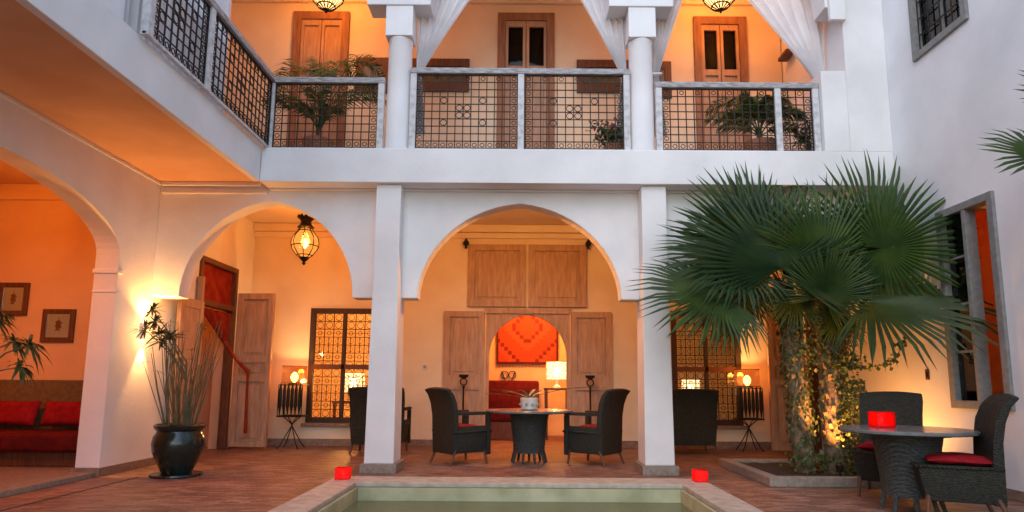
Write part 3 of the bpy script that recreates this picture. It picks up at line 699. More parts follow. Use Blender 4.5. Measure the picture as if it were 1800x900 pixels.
# ================================================================== LAMPS
amber_glass = glow_glass('amber_lantern_glass', (1, .62, .25), (1.0, .40, .08), .9, .6)
lit_net_glass = glow_glass('pale_lit_lantern_glass', (1, .66, .3), (1.0, .52, .20), 2.6, .35)
bulb_m = emit('lit_bulb', (1.0, .72, .35), 14)
shade_m = glow_glass('amber_lamp_shade', (.9, .42, .14), (1.0, .24, .04), .30, .45)
def lantern(label, loc, scale, watts, top, color=WARM, net=False):
    """loc = lowest tip of the lantern; top = z of the ceiling it hangs from"""
    r = thing('hanging_lantern', label, 'lantern', loc)
    x, y, z = loc; k = scale
    prof = [(.03, .10), (.10, .15), (.165, .24), (.185, .33), (.165, .42), (.10, .50), (.085, .54)] if not net else [(.012, .035), (.075, .075), (.145, .16), (.185, .28), (.175, .40), (.10, .50), (.085, .54)]
    g = MB().lathe([(a * k, c * k) for a, c in prof], 24, loc, cap=False).build('glass_bowl', lit_net_glass if net else amber_glass, r, smooth=60)
    for i in range(8 if not net else 0):
        t = 2 * math.pi * i / 8 + .2
        MB().tube([(x + (a + .008) * k * math.cos(t), y + (a + .008) * k * math.sin(t), z + c * k) for a, c in prof], .008 * k, 4).build('rib', iron, r)
    b = MB()
    for a, c in (((.105, .15), (.188, .28), (.105, .50)) if not net else ((.105, .50),)): b.ring((x, y, z + c * k), a * k, .008 * k, 'z', 20, 4)
    if net:
        for a, c in ((.08, .075), (.15, .16), (.19, .28), (.18, .40), (.14, .45)): b.ring((x, y, z + c * k), a * k, .007 * k, 'z', 20, 4)
        for i in range(12):
            t = 2 * math.pi * i / 12; d = .52
            for s_ in (-1, 1):
                b.tube([(x + (a + .008) * k * math.cos(t + s_ * d * q / 6), y + (a + .008) * k * math.sin(t + s_ * d * q / 6), z + c * k) for q, (a, c) in enumerate(prof)], .005 * k, 3)
    b.build('hoop', iron, r)
    fk = k * (.42 if net else 1)
    MB().lathe([(a * fk, c * fk) for a, c in ((0, 0), (.012, .015), (.03, .035), (.018, .055), (.05, .085), (.075, .12), (.03, .13))], 16, loc, cap=False).build('finial', iron, r, smooth=50)
    c = MB().lathe([(.09 * k, .53 * k), (.12 * k, .56 * k), (.08 * k, .60 * k), (.07 * k, .64 * k), (.11 * k, .70 * k), (.015 * k, .71 * k)], 16, loc, cap=False)
    for i in range(10):
        t = 2 * math.pi * i / 10; c.lathe([(.0, 0), (.028 * k, .02 * k), (0, .06 * k)], 6, (x + .105 * k * math.cos(t), y + .105 * k * math.sin(t), z + .685 * k), cap=False)
    c.build('crown', iron, r, smooth=50)
    MB().tube([(x, y, z + .70 * k), (x, y, top)], .007, 5).build('chain', iron, r)
    bz = z + .32 * k
    MB().lathe([(.012, -.07), (.035, -.03), (.042, .01), (.028, .05), (.012, .075)], 12, (x, y, bz)).build('bulb', bulb_m, r, smooth=60)
    lamp('lantern_light', (x, y, bz), watts, color, .06 * k, r)
lp = at(534, 467, Y=9.3)
lantern('glowing ribbed glass lantern hanging in the ground-floor left arch', (lp.x, lp.y, lp.z), 1.06, 85, 3.80)
for px, lb, w in ((573, 'glowing netted lantern above the balcony left bay', 115), (1267, 'glowing netted lantern above the balcony right bay', 115)):
    lp = at(px, 24, Y=8.45); lantern(lb, (lp.x, lp.y, lp.z), 1.55, w, UT, net=True)
lantern('assumed glowing lantern lighting the sitting room behind the wide left arch', (-6.0, 5.6, 2.7), .95, 430, 3.70, (1, .40, .10))  # unseen lantern, assumed because the sitting room is brightly lit
lantern('assumed lantern lighting the room behind the open side window', (5.9, 6.4, 2.2), .8, 200, 3.30, (1, .40, .09))  # out-of-view lantern assumed from the orange light in the window
lantern('assumed lantern lighting the hall behind the gallery left doorway', (-5.35, 9.05, 2.4), .8, 110, 3.70, (1, .36, .07))  # hall lantern out of sight, assumed from the lamplit doorway
lantern('assumed lantern hanging in the ground-floor right arch behind the palm', (3.15, 9.3, 2.95), .9, 80, 3.80)  # hidden lantern assumed from the orange gallery wall behind the trunks

# small unseen lamp added on the arcade's back, assumed from the lit gallery wall
al = thing('assumed_arch_lamp', 'assumed small iron lamp fixed to the inner face of the arcade over the central arch', 'lamp', (-.02, AY1 + .06, 3.46))
MB().box(-.05, .01, AY1 + .001, AY1 + .02, 3.44, 3.56).build('bracket', iron, al)
MB().lathe([(.02, .10), (.06, .06), (.075, 0)], 14, (-.02, AY1 + .10, 3.46), cap=False).build('shade', iron, al, smooth=50)
MB().lathe([(.012, 0), (.035, .03), (.012, .07)], 12, (-.02, AY1 + .10, 3.46)).build('bulb', bulb_m, al, smooth=60)
lamp('assumed_arch_light', (-.02, AY1 + .12, 3.44), 62, WARM, .05, al)

# sconce on the lit pier: a half-cylinder open up and down
sy, sz = 7.70, 1.66
sc = thing('wall_sconce', 'small plaster up-and-down sconce glowing on the pier behind the papyrus', 'sconce', (XL + .001, sy, sz))
pts = [(.09 * math.sin(math.pi * i / 12), -.09 * math.cos(math.pi * i / 12)) for i in range(13)]
b = MB()
for q in ((XL + .002, sz - .10), (XL + .002, sz + .10)): b.v += [(q[0] + p[0], sy + p[1], q[1]) for p in pts]
b.f += [(i, i + 1, 14 + i, 13 + i) for i in range(12)]
b.build('shade', white, sc, fix=False, smooth=60)
MB().lathe([(.01, -.05), (.03, -.03), (.03, .03), (.01, .05)], 10, (XL + .05, sy, sz)).build('bulb', bulb_m, sc, smooth=60)
lamp('sconce_light', (XL + .07, sy, sz + .11), 58, WARM, .02, sc, 120, (.16, -.12, 1))
lamp('sconce_light', (XL + .07, sy, sz - .11), 30, WARM2, .02, sc, 62, (-.06, 0, -1))
lamp('sconce_light', (XL + .30, sy, sz), 6, WARM2, .05, sc)

# iron stands with cube lamps beside the windows
def lamp_stand(label, loc):
    x, y, _ = loc; r = thing('lamp_stand', label, 'lamp stand', loc, 'iron lamp stands beside the grilled windows')
    MB().box(x - .19, x + .19, y - .15, y + .15, 1.0, 1.02).build('tray', iron, r, bevel=.004)
    b = MB().holed(x - .20, x + .20, y - .16, y + .16, [(x - .185, x + .185, y - .145, y + .145)], XY, .50, .525); b.build('lower_hoop', iron, r)
    for sx in (-.19, .19):
        for sy_ in (-.15, .15): MB().tube([(x + sx, y + sy_, .52), (x + sx, y + sy_, 1.0)], .008, 5).build('upright', iron, r)
    for i in range(6):
        sx = -.155 + .062 * i
        for sy_ in (-.153,):
            MB().lathe([(.008, .50), (.027, .40), (.029, .15), (.014, .06), (.008, 0)][::-1], 8, (x + sx, y + sy_, .53)).build('iron_drop', iron, r, smooth=40)
    for i in range(4):
        t = math.pi / 4 + i * math.pi / 2
        MB().tube([(x + .16 * math.cos(t), y + .13 * math.sin(t), .51), (x + .02 * math.cos(t), y + .02 * math.sin(t), .40), (x - .05 * math.cos(t), y - .05 * math.sin(t), .28), (x - .17 * math.cos(t), y - .17 * math.sin(t), .08), (x - .24 * math.cos(t), y - .22 * math.sin(t), .006)], .009, 5).build('leg', iron, r)
    return r
def cube_lamp(label, loc, w, watts):
    x, y, z = loc; r = thing('cube_lamp', label, 'lamp', loc)
    MB().box(x - .06, x + .06, y - .06, y + .06, z, z + .015).build('base', iron, r)
    h = .27; s_ = .155
    b = MB()
    for (a, c) in (((-s_, -s_), (s_, -s_)), ((s_, -s_), (s_, s_)), ((s_, s_), (-s_, s_)), ((-s_, s_), (-s_, -s_))):
        b.add([(x + a[0], y + a[1], z + .02), (x + c[0], y + c[1], z + .02), (x + c[0] * .97, y + c[1] * .97, z + .02 + h), (x + a[0] * .97, y + a[1] * .97, z + .02 + h)], [(0, 1, 2, 3)])
    b.build('shade', shade_m, r, fix=False)
    b = MB().holed(x - s_ - .006, x + s_ + .006, y - s_ - .006, y + s_ + .006, [(x - s_ + .004, x + s_ - .004, y - s_ + .004, y + s_ - .004)], XY, z + .012, z + .024)
    b.holed(x - s_ - .002, x + s_ + .002, y - s_ - .002, y + s_ + .002, [(x - s_ + .008, x + s_ - .008, y - s_ + .008, y + s_ - .008)], XY, z + .285, z + .298)
    b.build('shade_hoop', wood_d, r)
    MB().lathe([(.015, .0), (.05, .04), (.062, .085), (.05, .13), (.015, .165)], 14, (x, y, z + .03)).build('bulb', bulb_m, r, smooth=60)
    lamp('lamp_light', (x, y, z + .20), watts, WARM2, .05, r)
lamp_stand('iron lamp stand with black drops beside the left grilled window', (-3.68, 10.30, 0)); cube_lamp('amber cube lamp glowing on the left iron stand', (-3.68, 10.30, 1.02), .3, 17)
lamp_stand('iron lamp stand with black drops beside the right grilled window', (3.72, 10.34, 0)); cube_lamp('amber cube lamp glowing on the right iron stand', (3.72, 10.34, 1.02), .3, 17)

# lamps in the inner room: behind the left window, and in the arched doorway
def pierced_lamp(label, loc, k, watts):
    x, y, z = loc; r = thing('table_lamp', label, 'lamp', loc)
    MB().lathe([(.07 * k, 0), (.06 * k, .03 * k), (.02 * k, .06 * k), (.02 * k, .16 * k)], 14, loc).build('base', white_ceramic, r, smooth=40)
    sh = MB().lathe([(.17 * k, .14 * k), (.17 * k, .44 * k)], 20, loc, cap=False).build('shade', glow_glass('pale_lamp_shade', (1, .8, .55), (1.0, .66, .34), 2.2, .5), r, smooth=60)
    b = MB()
    for q in range(3):
        for i in range(10):
            t = 2 * math.pi * (i + .5 * (q % 2)) / 10
            b.ring((0, 0, 0), .03 * k, .007 * k, 'y', 8, 3) if False else None
            c = Vector((x + .174 * k * math.cos(t), y + .174 * k * math.sin(t), z + (.20 + .09 * q) * k))
            tv = Vector((-math.sin(t), math.cos(t), 0))
            b.tube([c + tv * (.032 * k * math.cos(a)) + Vector((0, 0, .032 * k * math.sin(a))) for a in [2 * math.pi * w / 8 for w in range(8)]], .008 * k, 3, True)
    for c in (.14, .44): b.ring((x, y, z + c * k), .172 * k, .009 * k, 'z', 20, 4)
    b.build('pierced_screen', mat('pale_pierced_metal', (.55, .42, .28), (.65, .5, .34), .5, 10), r)
    MB().lathe([(.015, 0), (.05, .04), (.055, .08), (.015, .15)], 12, (x, y, z + .2 * k)).build('bulb', bulb_m, r, smooth=60)
    lamp('lamp_light', (x, y, z + .30 * k), watts, WARM2, .06, r)
def low_table(label, x, y, h, w, d, mt=wood_d):
    r = thing('side_table', label, 'table', (x, y, 0))
    MB().box(x - w / 2, x + w / 2, y - d / 2, y + d / 2, h - .04, h).build('top', mt, r, bevel=.006)
    for sx in (-1, 1):
        for s2 in (-1, 1): MB().frustum((x + sx * (w / 2 - .05), y + s2 * (d / 2 - .05)), .016, .016, .0, (x + sx * (w / 2 - .04), y + s2 * (d / 2 - .04)), .024, .024, h - .041).build('leg', mt, r)
low_table('dark side table inside the room behind the left grilled window', -3.05, 11.55, .72, .6, .5); pierced_lamp('bright lamp seen through the left grilled window', (-3.05, 11.55, .72), 1.15, 330)
low_table('dark side table inside the room behind the right grilled window', 3.3, 12.2, .72, .6, .5); pierced_lamp('dim lamp seen through the right grilled window', (3.3, 12.2, .72), 1.0, 40)
low_table('dark side table beside the red divan in the inner room', .72, 12.35, .98, .5, .5); pierced_lamp('white pierced lamp glowing inside the arched doorway', (.72, 12.35, .98), 1.15, 50)

# inner room: red divan and hanging kilim
dv = thing('divan', 'dark red divan inside the room beyond the arched doorway', 'sofa', (-.1, 12.5, 0))
MB().box(-1.3, .40, 12.05, 12.85, .002, .34).build('base', wood_d, dv, bevel=.01)
MB().box(-1.29, .39, 12.0, 12.8, .342, .56).build('seat', dark_red, dv, bevel=.05, smooth=60)
MB().box(-1.29, .39, 12.86, 13.10, .342, 1.12).build('backrest', dark_red, dv, bevel=.05, smooth=60)
def kilim_mat():
    M = bpy.data.materials.new('red_kilim_weave'); M.use_nodes = True
    n = M.node_tree.nodes; l = M.node_tree.links; b = n['Principled BSDF']; b.inputs['Roughness'].default_value = .95
    tc = n.new('ShaderNodeTexCoord'); sp = n.new('ShaderNodeSeparateXYZ'); l.new(tc.outputs['Generated'], sp.inputs[0])
    def mth(op, a, c=None):
        k = n.new('ShaderNodeMath'); k.operation = op
        for i, q in enumerate((a, c)):
            if q is None: continue
            if isinstance(q, (int, float)): k.inputs[i].default_value = q
            else: l.new(q, k.inputs[i])
        return k.outputs[0]
    u = mth('ABSOLUTE', mth('SUBTRACT', sp.outputs[0], .5)); v = mth('ABSOLUTE', mth('SUBTRACT', sp.outputs[2], .52))
    us = mth('DIVIDE', mth('FLOOR', mth('MULTIPLY', u, 16)), 16); vs = mth('DIVIDE', mth('FLOOR', mth('MULTIPLY', v, 18)), 18)
    d = mth('ADD', mth('MULTIPLY', us, 1.0), mth('MULTIPLY', vs, 1.125))
    band = mth('FRACT', mth('MULTIPLY', mth('ADD', d, .004), 16 / 7))
    cr = n.new('ShaderNodeValToRGB'); cr.color_ramp.interpolation = 'CONSTANT'; e = cr.color_ramp.elements
    e[0].position = 0; e[0].color = (.46, .045, .014, 1); e[1].position = .42; e[1].color = (.15, .014, .012, 1)
    x = e.new(.56); x.color = (.49, .062, .018, 1); x = e.new(.84); x.color = (.45, .042, .014, 1)
    l.new(band, cr.inputs[0])
    edge = mth('GREATER_THAN', mth('MAXIMUM', mth('MULTIPLY', u, 1.02), mth('MULTIPLY', v, .98)), .475)
    mx = n.new('ShaderNodeMix'); mx.data_type = 'RGBA'; l.new(edge, mx.inputs[0]); l.new(cr.outputs[0], mx.inputs[6]); mx.inputs[7].default_value = (.07, .008, .008, 1)
    l.new(mx.outputs[2], b.inputs['Base Color'])
    return M
kz = at(865, 640, Y=13.15)
b = MB().box(-.50, .80, 13.155, 13.18, kz.z, kz.z + 1.5)
kl = b.build('kilim', kilim_mat()); tag(kl, 'red kilim with stepped diamonds hung beyond the arched doorway', 'rug')
fb = MB()
for i in range(44): x = -.49 + i * .0298; fb.box(x, x + .008, 13.16, 13.17, kz.z - .07, kz.z + .001)
fb.build('fringe', dark_red, kl)
lamp('assumed_kilim_light', (.15, 12.3, 2.6), 70, (1, .34, .07), .08, rear)  # unseen hanging lamp and its shade, assumed from the strongly lit wall
MB().lathe([(.02, 0), (.09, -.06), (.10, -.12)], 14, (.15, 12.3, 2.78), cap=False).build('assumed_lamp_shade', iron, rear, smooth=60)
wl = thing('wall_scrollwork', 'black iron scroll ornament on the orange wall under the kilim', 'ornament', (-.2, 13.18, kz.z - .3))
for cx in (-.32, -.16): MB().ring((cx, 13.17, kz.z - .22), .075, .012, n=14).build('scroll', iron, wl)
MB().tube([(-.38, 13.17, kz.z - .15), (-.30, 13.17, kz.z - .36), (-.18, 13.17, kz.z - .36), (-.10, 13.17, kz.z - .15)], .012, 5).build('scroll', iron, wl)

# iron candle stands either side of the arched doorway
for cx, sd in ((-.93, 'left'), (1.16, 'right')):
    r = thing('candle_stand', 'slim black iron candle stand against the %s cedar leaf' % sd, 'candle stand', (cx, 10.42, 0))
    MB().lathe([(.15, 0), (.15, .015), (.03, .04), (.014, .07), (.014, .98), (.03, 1.0), (.012, 1.02)], 14, (cx, 10.42, 0)).build('stem', iron, r, smooth=40)
    MB().ring((cx, 10.42, 1.08), .055, .014, n=14).build('ring', iron, r)
    MB().lathe([(.012, 1.13), (.075, 1.16), (.08, 1.20), (.02, 1.20)], 12, (cx, 10.42, 0)).build('dish', iron, r, smooth=40)

# red glass candle cubes
red_glass = glow_glass('red_candle_glass', (1, .10, .08), (1.0, .012, .012), .55, .5)
def _candle():
    n = red_glass.node_tree.nodes; l = red_glass.node_tree.links
    em = [x for x in n if x.type == 'EMISSION'][0]; m1 = em.outputs[0].links[0].to_node
    tr = n.new('ShaderNodeBsdfTranslucent'); tr.inputs[0].default_value = (.85, .03, .03, 1)
    ad = n.new('ShaderNodeAddShader'); l.new(tr.outputs[0], ad.inputs[0]); l.new(em.outputs[0], ad.inputs[1]); l.new(ad.outputs[0], m1.inputs[2])
    em.inputs[1].default_value = .06
_candle()
flame_m = emit('candle_flame', (1.0, .35, .2), 9)
def candle_cube(label, loc, s_=.068):
    x, y, z = loc; r = thing('candle_holder', label, 'candle holder', loc)
    b = MB()
    b.holed(x - s_, x + s_, y - s_, y + s_, [(x - s_ + .008, x + s_ - .008, y - s_ + .008, y + s_ - .008)], XY, z, z + s_ * 1.75)
    b.build('red_glass', red_glass, r, bevel=.003)
    MB().box(x - s_ + .009, x + s_ - .009, y - s_ + .009, y + s_ - .009, z + .001, z + .012).build('base', red_cloth, r)
    MB().lathe([(.026, 0), (.026, .03), (.004, .032)], 12, (x, y, z + .0125)).build('tealight', white_ceramic, r)
    MB().lathe([(.003, 0), (.010, .014), (.007, .03), (.0, .05)], 8, (x, y, z + .045), cap=False).build('flame', flame_m, r, smooth=60)
    lamp('candle_light', (x, y, z + .075), .28, (1, .22, .12), .02, r)
pl = at(597, 845, Z=cz); candle_cube('red glass candle cube on the left corner of the pool rim', (pl.x, 6.76, cz))
pl = at(1228, 845, Z=cz); candle_cube('red glass candle cube on the right corner of the pool rim', (pl.x, 6.76, cz))

# ================================================================== FURNITURE
def wicker_chair(label, loc, rotz, arms=False, w=.56, group=None):
    """faces local -y; origin on the floor under the seat"""
    r = thing('wicker_chair', label, 'chair', (0, 0, 0), group); h = w / 2
    b = MB(); rings = [(.15, -.25, .24, h - .03), (.30, -.29, .26, h - .012), (.43, -.31, .27, h)]
    b.v += [(sx * q[3], y, q[0]) for q in rings for sx, y in ((-1, q[1]), (1, q[1]), (1, q[2]), (-1, q[2]))]
    b.f += [(0, 3, 2, 1), (8, 9, 10, 11)] + [(i + 4 * k, (i + 1) % 4 + 4 * k, (i + 1) % 4 + 4 * k + 4, i + 4 * k + 4) for k in (0, 1) for i in range(4)]
    b.build('seat', wicker, r, bevel=.025, smooth=50)
    MB().tube([(-h - .004, -.315, .425), (h + .004, -.315, .425), (h + .004, .26, .425), (-h - .004, .26, .425)], .013, 6, True).build('seat_rim', wicker, r, smooth=60)
    outer = [(.275, .14), (.272, .44), (.275, .62), (.30, .78), (.345, .90), (.405, .985)]
    inner = [(.355, 1.005), (.285, .93), (.235, .80), (.205, .63), (.195, .44), (.195, .14)]
    ws = {0: h - .03, 1: h, 2: h + .004, 3: h + .01, 4: h + .014, 5: h + .008}
    b = MB(); n = len(outer); rows = 9
    for k, (y, z) in enumerate(outer + inner[::-1] if False else outer + inner):
        hw = ws[k if k < n else 2 * n - 1 - k]
        for i in range(rows):
            u = -1 + 2 * i / (rows - 1); b.v.append((u * hw, y + .035 * (1 - u * u) * min(1, max(0, (z - .4) / .3)), z - (.02 * u * u if z > .9 else 0)))
    N = 2 * n
    for k in range(N):
        for i in range(rows - 1): b.f.append((k * rows + i, k * rows + i + 1, ((k + 1) % N) * rows + i + 1, ((k + 1) % N) * rows + i))
    b.f.append(tuple(k * rows for k in range(N))[::-1]); b.f.append(tuple(k * rows + rows - 1 for k in range(N)))
    b.build('backrest', wicker, r, bevel=.014, smooth=50)
    for sx in (-1, 1):
        MB().tube([(sx * (h - .045), -.24, .2), (sx * (h - .03), -.265, 0)], [.022, .015], 8).build('leg', wood_d, r, smooth=40)
        MB().tube([(sx * (h - .045), .22, .2), (sx * (h - .03), .30, 0)], [.022, .015], 8).build('leg', wood_d, r, smooth=40)
        if arms:
            MB().box(sx * (h - .012) - .035, sx * (h - .012) + .035, -.30, .21, .64, .685).build('armrest', wicker, r, bevel=.014, smooth=50)
            MB().box(sx * (h - .012) - .030, sx * (h - .012) + .030, -.30, -.24, .12, .639).build('arm_post', wicker, r, bevel=.012, smooth=50)
            MB().box(sx * (h - .006) - .012, sx * (h - .006) + .012, -.239, .20, .435, .50).build('arm_panel', wicker, r)
    r.location = loc; r.rotation_euler = (0, 0, rotz)
    return r
def cushion(label, loc, rotz, w=.48, d=.46, t=.075, mt=red_cloth, name='seat_cushion', tilt=0, group=None):
    b = MB(); n = 12
    for sgn in (1, -1):
        for j in range(n + 1):
            for i in range(n + 1):
                u, v = -1 + 2 * i / n, -1 + 2 * j / n
                e = max(0, (1 - u ** 4)) ** .5 * max(0, (1 - v ** 4)) ** .5
                px_ = u * w / 2 * (1 - .06 * (1 - abs(v)) * abs(u)); py_ = v * d / 2 * (1 - .06 * (1 - abs(u)) * abs(v))
                b.v.append((px_, py_, t / 2 + sgn * (.006 + (t / 2 - .006) * e) + .004 * math.sin(5 * u + 3 * v + w * 9)))
    m_ = (n + 1) ** 2
    for s_ in (0, 1):
        for j in range(n):
            for i in range(n):
                k = s_ * m_ + j * (n + 1) + i; q = (k, k + 1, k + n + 2, k + n + 1); b.f.append(q if s_ == 0 else q[::-1])
    edge = [i for i in range(n)] + [n + (n + 1) * j for j in range(n)] + [n * (n + 1) + n - i for i in range(n)] + [(n + 1) * (n - j) for j in range(n)]
    for a, c in zip(edge, edge[1:] + edge[:1]): b.f.append((a, a + m_, c + m_, c))
    o = b.build(name, mt, smooth=60); tag(o, label, 'cushion', group)
    o.location = Vector(loc) + Vector((0, 0, t / 2)); o.rotation_euler = (tilt, 0, rotz)
    return o
def table(label, loc, rtop, rbase, z, mt):
    x, y, _ = loc; r = thing('pedestal_table', label, 'table', loc)
    MB().lathe([(rtop - .012, 0), (rtop, .008), (rtop, .026), (rtop - .008, .034)], 48, (x, y, z - .034)).build('top', tabletop_m, r, smooth=40)
    MB().lathe([(rbase * .86, .13), (rbase * .90, .3), (rbase, .5), (rbase * 1.12, z - .036)], 32, loc).build('pedestal', mt, r, smooth=60)
    MB().lathe([(rbase * 1.35, 0), (rbase * 1.35, .02)], 32, (x, y, z - .057)).build('top_support', mt, r)
    for i in range(9):
        t = 2 * math.pi * i / 9 + .15
        MB().tube([(x + rbase * .80 * math.cos(t), y + rbase * .80 * math.sin(t), .16), (x + rbase * .98 * math.cos(t), y + rbase * .98 * math.sin(t), 0)], [.022, .016], 7).build('foot', mt, r, smooth=50)
# centre table and chairs
table('round pedestal table under the central arch with a white pot on it', (.13, 8.72, 0), .60, .245, .70, wicker_g)
ca = (-.80, 8.58); cb = (1.01, 8.60)
ra, rb = R(90 + 38), R(-90 - 38)
wicker_chair('high-backed wicker armchair left of the central table', (ca[0], ca[1], 0), ra, True)
wicker_chair('high-backed wicker armchair right of the central table', (cb[0], cb[1], 0), rb, True)
cushion('dark red cushion on the left central armchair', (ca[0], ca[1], .432), ra, .46, .44)
cushion('dark red cushion on the right central armchair', (cb[0], cb[1], .432), rb, .46, .44)
# the broad wicker armchairs seen from behind, by the windows
wicker_chair('broad wicker armchair facing the left grilled window behind a column', (-2.13, 9.75, 0), R(180), True, .80)
wicker_chair('broad wicker armchair facing the right grilled window behind a column', (2.62, 10.0, 0), R(180), True, .80)
# right table and chairs
table('round pedestal table beside the tall side window with a red candle', (3.36, 5.55, 0), .53, .25, .69, wicker_g)
cc, rc_ = (3.57, 5.27), R(-90 - 22)
wicker_chair('wicker chair with its curved back to the right wall', (cc[0], cc[1], 0), rc_, w=.54)
cushion('bright red cushion on the chair nearest the side wall', (cc[0], cc[1], .432), rc_)
ce, re_ = (3.62, 6.28), R(-38)
wicker_chair('wicker chair between the palm and the side table', (ce[0], ce[1], 0), re_, w=.54)
cushion('red cushion on the chair between palm and side table', (ce[0] - .02, ce[1] - .02, .432), re_)
candle_cube('red glass candle cube on the round table by the side window', (3.22, 5.66, .691), .078)

# white pot with long strap leaves on the centre table
pp_ = thing('table_plant', 'white pot of long pale strap leaves on the central table', 'plant', (.13, 8.66, .70))
MB().lathe([(.09, 0), (.115, .01), (.12, .10), (.125, .16), (.105, .165), (.10, .13)], 24, (.13, 8.66, .702)).build('pot', white_ceramic, pp_, smooth=40)
b = MB()
for i in range(10): 
    t = 2 * math.pi * i / 10; b.lathe([(0, 0), (.02, .004), (.02, .03), (0, .034)], 6, (.13 + .12 * math.cos(t), 8.66 + .12 * math.sin(t), .76), cap=False)
b.build('pot_relief', coping_m, pp_)
strap = mat('pale_strap_leaf', (.22, .22, .10), (.42, .38, .22), .5, 4, (1, 1, 1))
for (dx, dy, dz, ln) in ((1.0, -.25, .34, .95), (-.9, -.2, .20, .62), (-.6, .5, .35, .5), (.45, .6, .4, .5), (-.25, -.7, .55, .42), (.3, -.6, .62, .36), (-.75, .1, .45, .5), (.1, .3, .8, .3)):
    b = MB(); n = 10; d = Vector((dx, dy, 0)).normalized(); sd = Vector((-d.y, d.x, 0))
    for i in range(n + 1):
        t = i / n; p = Vector((.13, 8.66, .85)) + d * (ln * t) + Vector((0, 0, dz * ln * (t - .55 * t * t) * 1.1)); wv = .022 * (math.sin(math.pi * min(1, .12 + t * .88)) ** .6) + .002
        b.v += [tuple(p - sd * wv + Vector((0, 0, .008))), tuple(p), tuple(p + sd * wv + Vector((0, 0, .008)))]
    for i in range(n): k = 3 * i; b.f += [(k, k + 1, k + 4, k + 3), (k + 1, k + 2, k + 5, k + 4)]
    b.build('leaf', strap, pp_, fix=False, smooth=80)

# sofa in the sitting room, its pillows, pictures
so = thing('sofa', 'dark red built-in sofa with olive headboard in the sitting room', 'sofa', (-6.6, 7.8, .05))
MB().box(-8.2, -4.96, 7.52, 8.20, .052, .22).build('base', wood_d, so, bevel=.01)
for a, c in ((-8.19, -6.62), (-6.61, -4.97)): MB().box(a, c, 7.44, 8.16, .222, .44).build('seat_pad', dark_red, so, bevel=.045, smooth=60)
MB().box(-8.2, -4.95, 8.165, 8.245, .222, 1.06).build('headboard', olive_w, so, bevel=.012)
for i, (x, rz_) in enumerate(((-7.05, .1), (-6.38, -.06), (-5.70, .04), (-5.16, -.05))):
    cushion(('plump dark red pillow farthest along the sofa from the pier', 'dark red pillow below the higher framed print', 'dark red pillow below the lower framed print', 'smaller dark red pillow tucked beside the arch pier')[i], (x, 8.03, .565), rz_, .62 if i < 3 else .40, .32, .15, red_cloth, 'pillow', R(74), 'pillows along the sofa')
for k, (q, lb) in enumerate((((-6.93, -6.53, 1.90, 2.34), 'brown framed print of a vase, higher of the pair above the sofa'), ((-6.31, -5.88, 1.55, 1.99), 'brown framed print of a vase, lower of the pair above the sofa'))):
    a, c, z0, z1 = q; r = thing('framed_print', lb, 'picture', ((a + c) / 2, 8.24, z0))
    MB().holed(a, c, z0, z1, [(a + .065, c - .065, z0 + .065, z1 - .065)], XZ, 8.215, 8.248).build('frame', wood_d, r, bevel=.008)
    MB().box(a + .066, c - .066, 8.232, 8.247, z0 + .066, z1 - .066).build('print', print_mat('vase_print_%d' % k, (.80, .70, .56), (.22, .07, .03), (.45, .25, .14)), r)
    MB().box(a + .0655, c - .0655, 8.226, 8.229, z0 + .0655, z1 - .0655).build('glass', pane_glass(), r)
for k, (q, lb) in enumerate((((-1.78, -.83, 5.58, 6.13), 'wide dark framed picture on the balcony wall left of the glazed door'), ((.86, 1.72, 5.58, 6.13), 'wide dark framed picture on the balcony wall right of the glazed door'), ((-2.62, -2.10, 5.55, 6.14), 'narrow framed picture on the balcony wall beside the left lantern door'), ((1.98, 2.35, 5.5, 6.11), 'narrow framed picture on the balcony wall beside the right lantern door'))):
    a, c, z0, z1 = q; r = thing('framed_picture', lb, 'picture', ((a + c) / 2, UY - .01, z0))
    MB().holed(a, c, z0, z1, [(a + .11, c - .11, z0 + .13, z1 - .13)], XZ, UY - .035, UY - .002).build('frame', wood_d, r, bevel=.008)
    MB().box(a + .111, c - .111, UY - .02, UY - .003, z0 + .131, z1 - .131).build('print', print_mat('balcony_print_%d' % k, (.10, .09, .05), (.03, .05, .02), (.16, .10, .05)), r)

# ================================================================== PLANTS
# raised planter bed with the fan palm
pb = thing('planter_bed', 'low stone-edged planter bed round the fan palm trunks', 'planter', (3.6, 7.5, 0))
KX, KY0, KY1 = 2.62, 6.74, 8.45
MB().box(KX, XR - .02, KY0, KY0 + .13, .001, .10).build('kerb', stone, pb, bevel=.01)
MB().box(KX, KX + .13, KY0 + .131, KY1, .001, .10).build('kerb', stone, pb, bevel=.01)
MB().box(KX + .131, XR - .02, KY1 - .13, KY1, .001, .10).build('kerb', stone, pb, bevel=.01)
b = MB(); nx, ny = 16, 12
for j in range(ny + 1):
    for i in range(nx + 1): b.v.append((KX + .10 + (XR - .05 - KX - .10) * i / nx, KY0 + .10 + (KY1 - .2 - KY0) * j / ny + .02, .06 + random.uniform(-.012, .018)))
for j in range(ny):
    for i in range(nx): k = j * (nx + 1) + i; b.f.append((k, k + 1, k + nx + 2, k + nx + 1))
b.build('soil', soil, pb, smooth=60)

